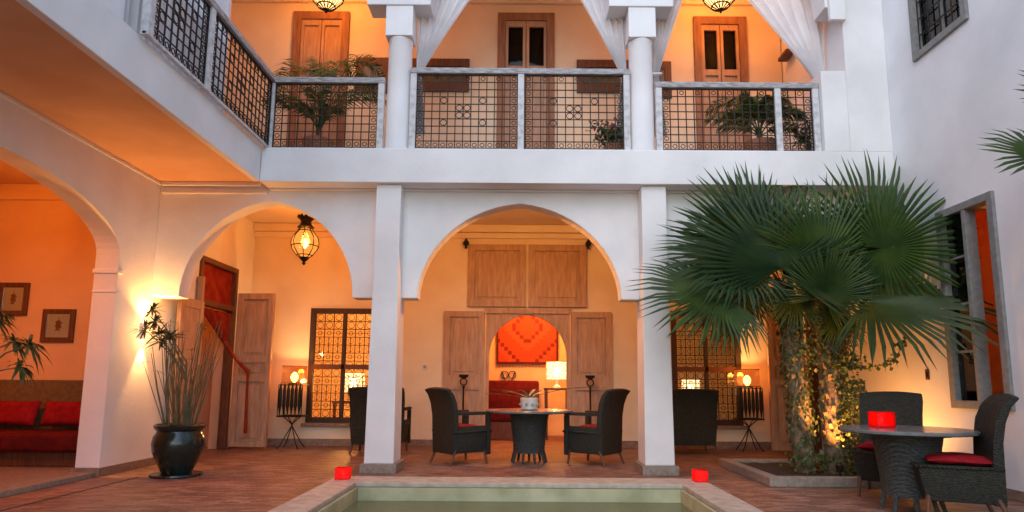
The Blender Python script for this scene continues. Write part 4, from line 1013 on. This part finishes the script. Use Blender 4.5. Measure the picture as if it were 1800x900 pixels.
def boots(b, pts, rad, seed):
    """leaf-base stubs spiralling up a palm trunk"""
    rnd = random.Random(seed); pts = [Vector(p) for p in pts]; tot = sum((q - p).length for p, q in zip(pts, pts[1:])); n = int(tot / .026); acc = 0
    for k in range(n):
        t = k / n * tot; s_ = 0
        for p, q in zip(pts, pts[1:]):
            L = (q - p).length
            if t <= s_ + L: c = p.lerp(q, (t - s_) / L); d = (q - p).normalized(); break
            s_ += L
        a = k * 2.399; e = Vector((math.cos(a), math.sin(a), 0)); e = (e - d * e.dot(d)).normalized(); f_ = d.cross(e)
        o = c + e * rad * .86; wv = rnd.uniform(.022, .034); ln = rnd.uniform(.05, .085)
        b.add([o - f_ * wv - d * .03, o + f_ * wv - d * .03, o + f_ * wv * .6 + d * ln * .8 + e * .045, o - f_ * wv * .6 + d * ln * .8 + e * .045, o + d * ln * .7 - f_ * wv, o + d * ln * .7 + f_ * wv],
              [(0, 1, 2, 3), (1, 5, 2), (0, 3, 4), (3, 2, 5, 4)])
def fan_mesh(Rr, seed, n=42, spread=148, fused=.42, droop=.16, cup=.10):
    rnd = random.Random(seed); b = MB(); sp = R(spread); da = 2 * sp / n
    def P(r, a, z): return (r * math.cos(a), r * math.sin(a), z)
    L0 = lambda a: Rr * (1 - .30 * (abs(a) / sp) ** 2)
    def H(r, L): t = r / L; return cup * Rr * (t * t) - droop * Rr * max(0, t - .45) ** 1.7 * 1.6
    b.v.append((0, 0, 0)); ids = []
    for j in range(n + 1):
        a = -sp + j * da; L = L0(a); r = fused * L; b.v.append(P(r, a, H(r, L) - .012 * Rr)); ids.append(len(b.v) - 1)
    for i in range(n):
        a = -sp + (i + .5) * da; L = L0(a) * rnd.uniform(.93, 1.05); r1, r2 = fused * L, .76 * L
        dz = rnd.uniform(-.03, .02) * Rr; wob = rnd.uniform(-.35, .35) * da
        k = len(b.v); b.v.append(P(r1, a, H(r1, L) + .012 * Rr))
        b.v.append(P(r2, a - da * .26 + wob, H(r2, L) + dz * .4 - .006 * Rr)); b.v.append(P(r2, a + wob, H(r2, L) + dz * .4 + .006 * Rr)); b.v.append(P(r2, a + da * .26 + wob, H(r2, L) + dz * .4 - .006 * Rr))
        b.v.append(P(L, a + wob * 2, H(L, L) + dz - rnd.random() * .05 * Rr))
        A, B = ids[i], ids[i + 1]
        b.f += [(0, A, k), (0, k, B), (A, k + 1, k + 2, k), (k, k + 2, k + 3, B), (k + 1, k + 4, k + 2), (k + 2, k + 4, k + 3)]
    return b
FANS = []
def frond(parent, root, hast, axis, normal, Rr, seed, spread=148, droop=.16, cup=.10, n=42):
    hast, axis, normal = Vector(hast), Vector(axis).normalized(), Vector(normal)
    nz = (normal - axis * normal.dot(axis)).normalized(); ny = nz.cross(axis)
    me = fan_mesh(Rr, seed, n, spread, droop=droop, cup=cup).mesh('frond', (0, 0, 0), fix=False); me.materials.append(leaf_fan)
    o = bpy.data.objects.new('frond', me); link(o, parent)
    M = Matrix((axis, ny, nz)).transposed().to_4x4(); M.translation = hast - wloc(parent); o.matrix_local = M
    root = Vector(root); mid = root.lerp(hast, .55) + Vector((0, 0, .10 * (hast - root).length))
    pm_ = MB().tube([root, root.lerp(mid, .6) + Vector((0, 0, .02)), mid, mid.lerp(hast, .6), hast + axis * .12 * Rr], [.026, .017, .013, .011, .006], 6)
    q = pm_.build('petiole', petiole_m, parent, smooth=50)

palm = thing('fan_palm', 'large green fan palm with two ivy-clad trunks in the planter bed', 'palm tree', (3.45, 7.4, .06))
t1 = [(3.30, 7.42, .05), (3.27, 7.42, .8), (3.22, 7.42, 1.5), (3.18, 7.42, 2.12)]
t2 = [(3.62, 7.36, .05), (3.63, 7.36, .8), (3.66, 7.38, 1.5), (3.74, 7.40, 2.05)]
for tp, rd, sd in ((t1, .105, 3), (t2, .10, 4)):
    b = MB().tube(tp, [rd * 1.15, rd, rd * .98, rd * 1.05], 14); boots(b, tp, rd, sd); b.build('trunk', trunk_m, palm, fix=False, smooth=40)
def P2(px, py, dy=0): return at(px, py, Y=7.4 + dy)
c1, c2 = Vector(t1[-1]), Vector(t2[-1])
# (crown, hastula pixel, depth offset, axis pixel target, axis depth, normal (x, y, z), radius, droop, cup)
FR = [
    (1, (1372, 470), -.55, (1350, 270), .10, (0, -1, .15), 1.32, .10, .05),     # big front fan facing the court
    (1, (1352, 455), .15, (1362, 262), .10, (.1, -1, .3), 1.22, .08, .05),
    (1, (1322, 432), -.15, (1185, 330), -.2, (-.3, -1, .35), 1.10, .16, .08),
    (1, (1300, 452), -.35, (1160, 440), -.4, (-.2, -.8, .6), 1.02, .20, .08),
    (1, (1262, 520), -.55, (1108, 505), -.75, (.1, -.75, .75), 1.02, .30, .08),
    (1, (1290, 505), .25, (1170, 560), .5, (-.1, -.6, .8), .95, .25, .06),
    (1, (1330, 525), .55, (1240, 600), .9, (0, -.4, .9), .9, .30, .06),
    (1, (1405, 450), .6, (1430, 330), 1.0, (0, -.7, .6), 1.05, .2, .06),
    (2, (1448, 462), -.40, (1530, 320), -.3, (.25, -1, .2), 1.10, .10, .05),
    (2, (1450, 520), -.65, (1500, 440), -.9, (.1, -1, .5), .62, .22, .08),
    (2, (1540, 440), -.05, (1650, 285), .0, (.35, -1, .25), 1.30, .10, .05),
    (2, (1552, 436), -.45, (1605, 430), -.6, (.0, -1, .05), .92, .08, .04),
    (2, (1528, 530), -.50, (1745, 505), -.7, (.1, -.55, .85), 1.38, .32, .08),
    (2, (1520, 480), .45, (1650, 450), .7, (.2, -.6, .8), 1.0, .25, .06),
    (2, (1470, 430), .5, (1500, 300), .7, (.0, -.9, .4), 1.05, .15, .06),
    (2, (1475, 560), -.15, (1450, 640), -.5, (0, -.9, .3), .45, .2, .06),
    (1, (1400, 520), -.2, (1330, 600), -.45, (0, -.8, .5), .5, .3, .06),
]
for i, (cr_, hp, dy, ap, ady, nr, Rr, dr, cu) in enumerate(FR):
    h_ = P2(*hp, dy); frond(palm, (c1 if cr_ == 1 else c2) + Vector((0, 0, -.05 + .01 * i)), h_, P2(*ap, ady) - h_, nr, Rr, 20 + i, 135 if i not in (11,) else 170, dr, cu, 54)
# palm reaching in from outside on the right
ep = thing('fan_palm', 'dark fan palm leaf reaching in from beyond the right edge, high on the wall', 'palm tree', (4.1, 4.2, 0))
b = MB().tube([(4.1, 4.2, 0), (4.08, 4.22, 1.2), (4.05, 4.25, 2.2)], [.12, .10, .10], 14); boots(b, [(4.1, 4.2, .02), (4.08, 4.22, 1.2), (4.05, 4.25, 2.2)], .10, 9); b.build('trunk', trunk_m, ep, fix=False, smooth=40)
for i, (hp, Yh, ap, Ya, nr, Rr) in enumerate((((1838, 275), 4.5, (1740, 270), 4.5, (0, -.8, .5), .46), ((1900, 180), 4.1, (1980, 60), 4.1, (0, -1, .3), .5), ((2000, 350), 4.0, (2080, 420), 3.9, (0, -.7, .7), .5))):
    h_ = at(*hp, Y=Yh); frond(ep, (4.05, 4.25, 2.15), h_, at(*ap, Y=Ya) - h_, nr, Rr, 70 + i, 140, .15, .06, 30)

# ivy on the trunks and the bushy foot
def leaf_quad(b, p, n_, up, s_):
    n_ = Vector(n_).normalized(); sd = n_.cross(up).normalized(); u = sd.cross(n_)
    b.add([p - u * s_ * .5, p + sd * s_ * .42 + n_ * s_ * .08, p + u * s_ * .6, p - sd * s_ * .42 + n_ * s_ * .08], [(0, 1, 2), (0, 2, 3)])
rnd = random.Random(5)
def rv(): return Vector((rnd.gauss(0, 1), rnd.gauss(0, 1), rnd.gauss(0, 1)))
ivy = thing('climbing_ivy', 'ivy climbing both palm trunks and bushing out at their foot', 'ivy', (3.5, 7.3, .06))
b = MB()
def along(pts, t):
    pts = [Vector(p) for p in pts]; f_ = t * (len(pts) - 1); i = min(int(f_), len(pts) - 2); return pts[i].lerp(pts[i + 1], f_ - i)
for tp, cnt, r0, bias in ((t1, 900, .115, 0), (t2, 330, .12, 1)):
    for _ in range(cnt):
        t = rnd.random() ** .9; c = along(tp, t); a = rnd.random() * 6.283
        if bias and -2.6 < (a if a < math.pi else a - 6.283) < -.9 and rnd.random() < .8: continue
        e = Vector((math.cos(a), math.sin(a), 0)); leaf_quad(b, c + e * (r0 + rnd.random() * .05), e + rv() * .45 + Vector((0, 0, .3)), Vector((0, 0, 1)) + rv() * .3, rnd.uniform(.035, .065))
for _ in range(1500):   # bush right of the second trunk, lit by the uplight
    z = .08 + 1.05 * rnd.random() ** 1.1; rr = .20 * math.sqrt(rnd.random()) * (1.15 - .35 * z)
    a = rnd.random() * 6.283; p = Vector((3.80 + rr * math.cos(a) * 1.05, 7.28 + rr * math.sin(a), z))
    leaf_quad(b, p, rv() + Vector((0, -.6, .4)), Vector((0, 0, 1)) + rv() * .6, rnd.uniform(.03, .055))
for (cx, cy, cz_, rx, rz2, cnt) in ((3.72, 7.25, 1.32, .22, .16, 330), (3.40, 7.25, 1.45, .16, .30, 160), (3.42, 7.28, .2, .35, .10, 220), (3.78, 7.3, 1.75, .12, .3, 160)):
    for _ in range(cnt):
        p = Vector((cx + rnd.gauss(0, .5) * rx, cy + rnd.gauss(0, .08), cz_ + rnd.gauss(0, .5) * rz2)); leaf_quad(b, p, rv() + Vector((0, -.6, .4)), Vector((0, 0, 1)) + rv() * .6, rnd.uniform(.03, .06))
runner = [(3.78, 7.22, 1.30), (3.98, 7.15, 1.27), (4.18, 7.12, 1.30), (4.32, 7.12, 1.46), (4.40, 7.12, 1.62)]
for _ in range(90):
    p = along(runner, rnd.random()) + rv() * .022; leaf_quad(b, p, rv() + Vector((0, -.6, .3)), Vector((0, 0, 1)) + rv() * .5, rnd.uniform(.04, .065))
o = b.build('leaves', leaf_ivy, ivy, fix=False); o['kind'] = 'stuff'
MB().tube(runner, [.008, .007, .006, .005, .003], 5).build('runner', stem_pap, ivy)
for k in range(3):
    a0 = k * 2.1; MB().tube([tuple(along(t1, t / 12) + Vector((.115 * math.cos(a0 + t * .4), .115 * math.sin(a0 + t * .4), 0))) for t in range(13)], .009, 5).build('stem', stem_pap, ivy)
# garden uplights, fixtures assumed from the glow on trunk and wall
def uplight(label, loc, aim, watts, ang=80, color=WARM):
    x, y, z = loc; r = thing('garden_uplight', label, 'spotlight', loc)
    MB().lathe([(.03, 0), (.012, .02), (.012, .05), (.035, .06), (.045, .12), (.04, .125)], 12, loc).build('housing', iron, r, smooth=40)
    MB().lathe([(.0, .121), (.036, .121)], 12, loc, cap=False).build('lens', bulb_m, r)
    lamp('uplight_beam', (x, y, z + .14), watts, color, .03, r, ang, aim)
uplight('small black uplight at the foot of the second palm trunk', (3.50, 7.02, .07), (.06, .28, 1.0), 120, 80)
uplight('small black uplight in the bed washing the side wall', (4.12, 7.45, .07), (.42, -.05, .8), 42, 150)

# papyrus
def umbel(b, c, up, r, n, seed, w=.007, droop=.35):
    rd = random.Random(seed); up = Vector(up).normalized()
    for i in range(n):
        a = i * 2.399 + rd.random() * .4; el = rd.uniform(-.25, .75)
        s1 = up.orthogonal().normalized(); s2 = up.cross(s1)
        d = (s1 * math.cos(a) + s2 * math.sin(a)) * math.cos(el) + up * math.sin(el); L = r * rd.uniform(.65, 1.05); sd = d.cross(Vector((0, 0, 1))).normalized()
        p = [c + d * (L * t) - Vector((0, 0, droop * L * t * t)) for t in (0, .35, .7, 1)]
        ww = [w * .5, w, w * .8, 0]
        k = len(b.v)
        for q, v in zip(p, ww): b.v += [tuple(q - sd * v), tuple(q + sd * v + Vector((0, 0, v * .4)))]
        for j in range(3): b.f.append((k + 2 * j, k + 2 * j + 1, k + 2 * j + 3, k + 2 * j + 2))
pt = at(306, 833, Z=.0)
PC = Vector((pt.x, 7.25, 0))
PC.x = -3.86
po = thing('papyrus_pot', 'black-green glazed jar with saucer holding papyrus by the lit pier', 'pot', tuple(PC))
MB().lathe([(.26, 0), (.27, .012), (.265, .03), (.16, .035)], 32, PC).build('saucer', pot_m, po, smooth=40)
MB().lathe([(.13, .035), (.155, .04), (.17, .07), (.20, .13), (.262, .27), (.275, .36), (.262, .44), (.235, .48), (.232, .50), (.262, .53), (.268, .56), (.25, .575), (.225, .56), (.215, .52)], 36, PC).build('jar', pot_m, po, smooth=40)
MB().lathe([(0, .53), (.214, .53)], 24, PC, cap=False).build('potting_soil', soil, po)
pa = thing('papyrus_plant', 'tall papyrus with brown stems growing from the glazed jar', 'plant', (PC.x, PC.y, .53))
bs, bl = MB(), MB(); rnd = random.Random(12)
for i in range(58):
    a = rnd.random() * 6.283; r0 = .17 * math.sqrt(rnd.random()); base = PC + Vector((r0 * math.cos(a), r0 * math.sin(a), .53))
    h = rnd.uniform(.55, 1.25) if i > 9 else rnd.uniform(.85, 1.30)
    top = base + Vector((r0 * math.cos(a) * 1.1 + rnd.gauss(0, .07), r0 * math.sin(a) * .8 + rnd.gauss(0, .05), h))
    bs.tube([base, base.lerp(top, .5) + Vector((rnd.gauss(0, .02), rnd.gauss(0, .02), 0)), top], [.006, .005, .003], 4)
    if i % 3 == 0: umbel(bl, top, (0, 0, 1), rnd.uniform(.07, .12), 8, i, .004)
for k, (hp, dy, rr) in enumerate((((268, 545), -.05, .17), ((278, 588), -.12, .25), ((255, 580), .05, .22), ((285, 600), -.2, .22), ((272, 565), .0, .18), ((300, 592), -.05, .20))):
    c = at(hp[0], hp[1], Y=PC.y + dy); base = PC + Vector((.05 + .01 * k, -.03, .53)); mid = Vector((PC.x + .03, PC.y - .02, .53 + .55 * (c.z - .53)))
    bs.tube([base, mid, mid.lerp(c, .6) + Vector((0, 0, .03)), c], [.011, .009, .007, .005], 5); umbel(bl, c, (c - mid).normalized() + Vector((0, 0, .4)), rr, 34, 90 + k, .012, .25)
bs.build('stems', stem_pap, pa, smooth=50); o = bl.build('leaves', leaf_pap, pa, fix=False); o['kind'] = 'stuff'
# second papyrus, its heads entering from the left
p2 = thing('papyrus_plant', 'papyrus leaning into the sitting-room arch with drooping green heads', 'plant', (-4.85, 5.1, .055))
MB().lathe([(.15, 0), (.20, .10), (.23, .30), (.22, .36), (.19, .36), (.18, .3)], 24, (-4.85, 5.1, .057)).build('pot', terracotta, p2, smooth=40)
bs, bl = MB(), MB()
for k, (hp, Y_, rr) in enumerate((((25, 600), 5.5, .20), ((52, 606), 5.45, .22), ((35, 645), 5.4, .17), ((-10, 560), 5.6, .22), ((-60, 520), 5.3, .22), ((-90, 600), 5.2, .22), ((2, 552), 5.5, .14))):
    c = at(*hp, Y=Y_); base = Vector((-4.85, 5.1, .36)); mid = base.lerp(c, .5) + Vector((-.06, 0, .16))
    bs.tube([base, base.lerp(mid, .5) + Vector((-.04, 0, .05)), mid, mid.lerp(c, .6) + Vector((0, 0, .06)), c], [.011, .010, .008, .007, .005], 5)
    umbel(bl, c, (c - mid).normalized(), rr, 36, 300 + k, .011, .55)
bs.build('stems', stem_pap, p2, smooth=50); o = bl.build('leaves', leaf_pap, p2, fix=False); o['kind'] = 'stuff'

# potted feather palms of the balcony
def feather(parent, base, d, L, arch_h, seed, wl=.30, n=26, mt=leaf_palm):
    rd = random.Random(seed); d = Vector(d).normalized(); base = Vector(base); sd = d.cross(Vector((0, 0, 1))).normalized()
    def P(t): return base + d * (L * t ** 1.15) + Vector((0, 0, arch_h * (1.9 * t - 1.35 * t * t)))
    b = MB().tube([P(t / 8) for t in range(9)], [.011 - .0011 * t for t in range(9)], 5)
    for i in range(n):
        t = .22 + .78 * i / (n - 1); p = P(t); tg = (P(min(1, t + .02)) - P(t - .02)).normalized(); ll = wl * math.sin(math.pi * (.16 + .80 * (t - .22) / .78)) ** .7
        for s_ in (-1, 1):
            dr = (sd * s_ * .85 + tg * .65 + Vector((0, 0, rd.uniform(-.05, .30)))).normalized(); e = p + dr * ll - Vector((0, 0, .30 * ll)); m_ = p + dr * ll * .5 + Vector((0, 0, .02)); wv = tg * .012
            b.add([p - wv * .4, p + wv * .4, m_ + wv, m_ - wv, e], [(0, 1, 2, 3), (3, 2, 4)])
    return b.build('frond', mt, parent, fix=False, smooth=60)
def balcony_palm(label, x, y, specs, h0):
    r = thing('potted_palm', label, 'potted palm', (x, y, FZ))
    MB().lathe([(.14, 0), (.17, .05), (.20, .28), (.21, .32), (.18, .32), (.17, .26)], 24, (x, y, FZ + .003)).build('pot', terracotta, r, smooth=40)
    MB().tube([(x, y, FZ + .20), (x, y, FZ + h0)], [.05, .035], 8).build('stem', trunk_m, r, smooth=50)
    for i, (dx, dy, L, ah, wl) in enumerate(specs): feather(r, (x + .01 * dx, y, FZ + h0 - .03), (dx, dy, 0), L, ah, i * 3 + int(x * 10), wl)
balcony_palm('feathery potted palm behind the left bay railing', at(560, 240, Y=8.1).x, 8.1,
             [(-1, .1, .80, .80, .30), (-.9, -.4, .66, .50, .28), (1, .1, .85, .85, .30), (.9, -.4, .85, .55, .30), (.2, -1, .4, .60, .26), (-.3, .8, .6, 1.75, .34), (.5, .7, .6, 1.75, .34), (-.7, .5, .95, 1.65, .34), (.8, .4, .85, 1.70, .32), (-.5, -.8, .5, .3, .26), (.6, -.7, .5, .25, .26), (0, .4, .3, 1.4, .28), (-.9, .2, .8, 1.2, .3), (.95, .15, .7, 1.2, .3)], .50)
balcony_palm('dense low potted palm behind the right bay railing', at(1335, 240, Y=8.05).x, 8.05,
             [(-1, 0, .68, .40, .30), (1, 0, .62, .45, .30), (-.8, -.5, .55, .35, .28), (.8, -.5, .52, .35, .28), (.1, -1, .35, .40, .26), (-.5, .6, .5, .62, .28), (.5, .6, .5, .62, .28), (0, .6, .3, .95, .28), (-.9, .4, .66, .80, .30), (.9, .4, .55, .80, .30), (-1, -.2, .55, .12, .26), (1, -.25, .45, .12, .26), (-.3, -.8, .4, .55, .26), (.35, -.8, .4, .55, .26), (-.6, -.2, .4, .7, .26), (.5, .1, .4, .72, .26)], .45)
# flower pot by the railing, and a small shrub at the balcony's right end
def shrub(label, x, y, z, rr, hh, cnt, lm, flower=None, seed=3):
    r = thing('potted_shrub', label, 'potted plant', (x, y, z)); rd = random.Random(seed)
    MB().lathe([(.08, 0), (.10, .04), (.125, .16), (.13, .19), (.11, .19), (.10, .15)], 20, (x, y, z + .002)).build('pot', terracotta, r, smooth=40)
    b, bf, bst = MB(), MB(), MB()
    for i in range(7):
        a = i * .9; bst.tube([(x, y, z + .14), (x + rr * .5 * math.cos(a), y + rr * .3 * math.sin(a), z + .16 + hh * .6)], [.007, .004], 4)
    for i in range(cnt):
        q = Vector((rd.gauss(0, .45), rd.gauss(0, .30), rd.gauss(0, .42))); p = Vector((x + q.x * rr, y + q.y * rr, z + .18 + hh * .5 + q.z * hh * .6))
        leaf_quad(b, p, (rd.gauss(0, 1), rd.gauss(0, 1) - .6, rd.gauss(0, 1) + .5), Vector((rd.gauss(0, .5), rd.gauss(0, .5), 1)), rd.uniform(.045, .075))
        if flower and i % 9 == 0: leaf_quad(bf, p + Vector((0, -.04, hh * .35)), (rd.gauss(0, .4), -1, .4), Vector((0, 0, 1)), .05)
    bst.build('stem', stem_pap, r); o = b.build('leaves', lm, r, fix=False); o['kind'] = 'stuff'
    if flower: o = bf.build('flowers', flower, r, fix=False); o['kind'] = 'stuff'
fp = at(1078, 245, Y=7.85)
shrub('small potted plant with dark red flowers at the middle railing corner', fp.x, 7.85, FZ, .27, .30, 330, leaf_palm, mat('dark_red_petal', (.14, .01, .015), (.24, .02, .02), .6), 3)
fp = at(1428, 240, Y=8.0)
shrub('small dark shrub behind the narrow end panel of the right railing', fp.x, 8.1, FZ, .22, .5, 260, leaf_palm, None, 8)
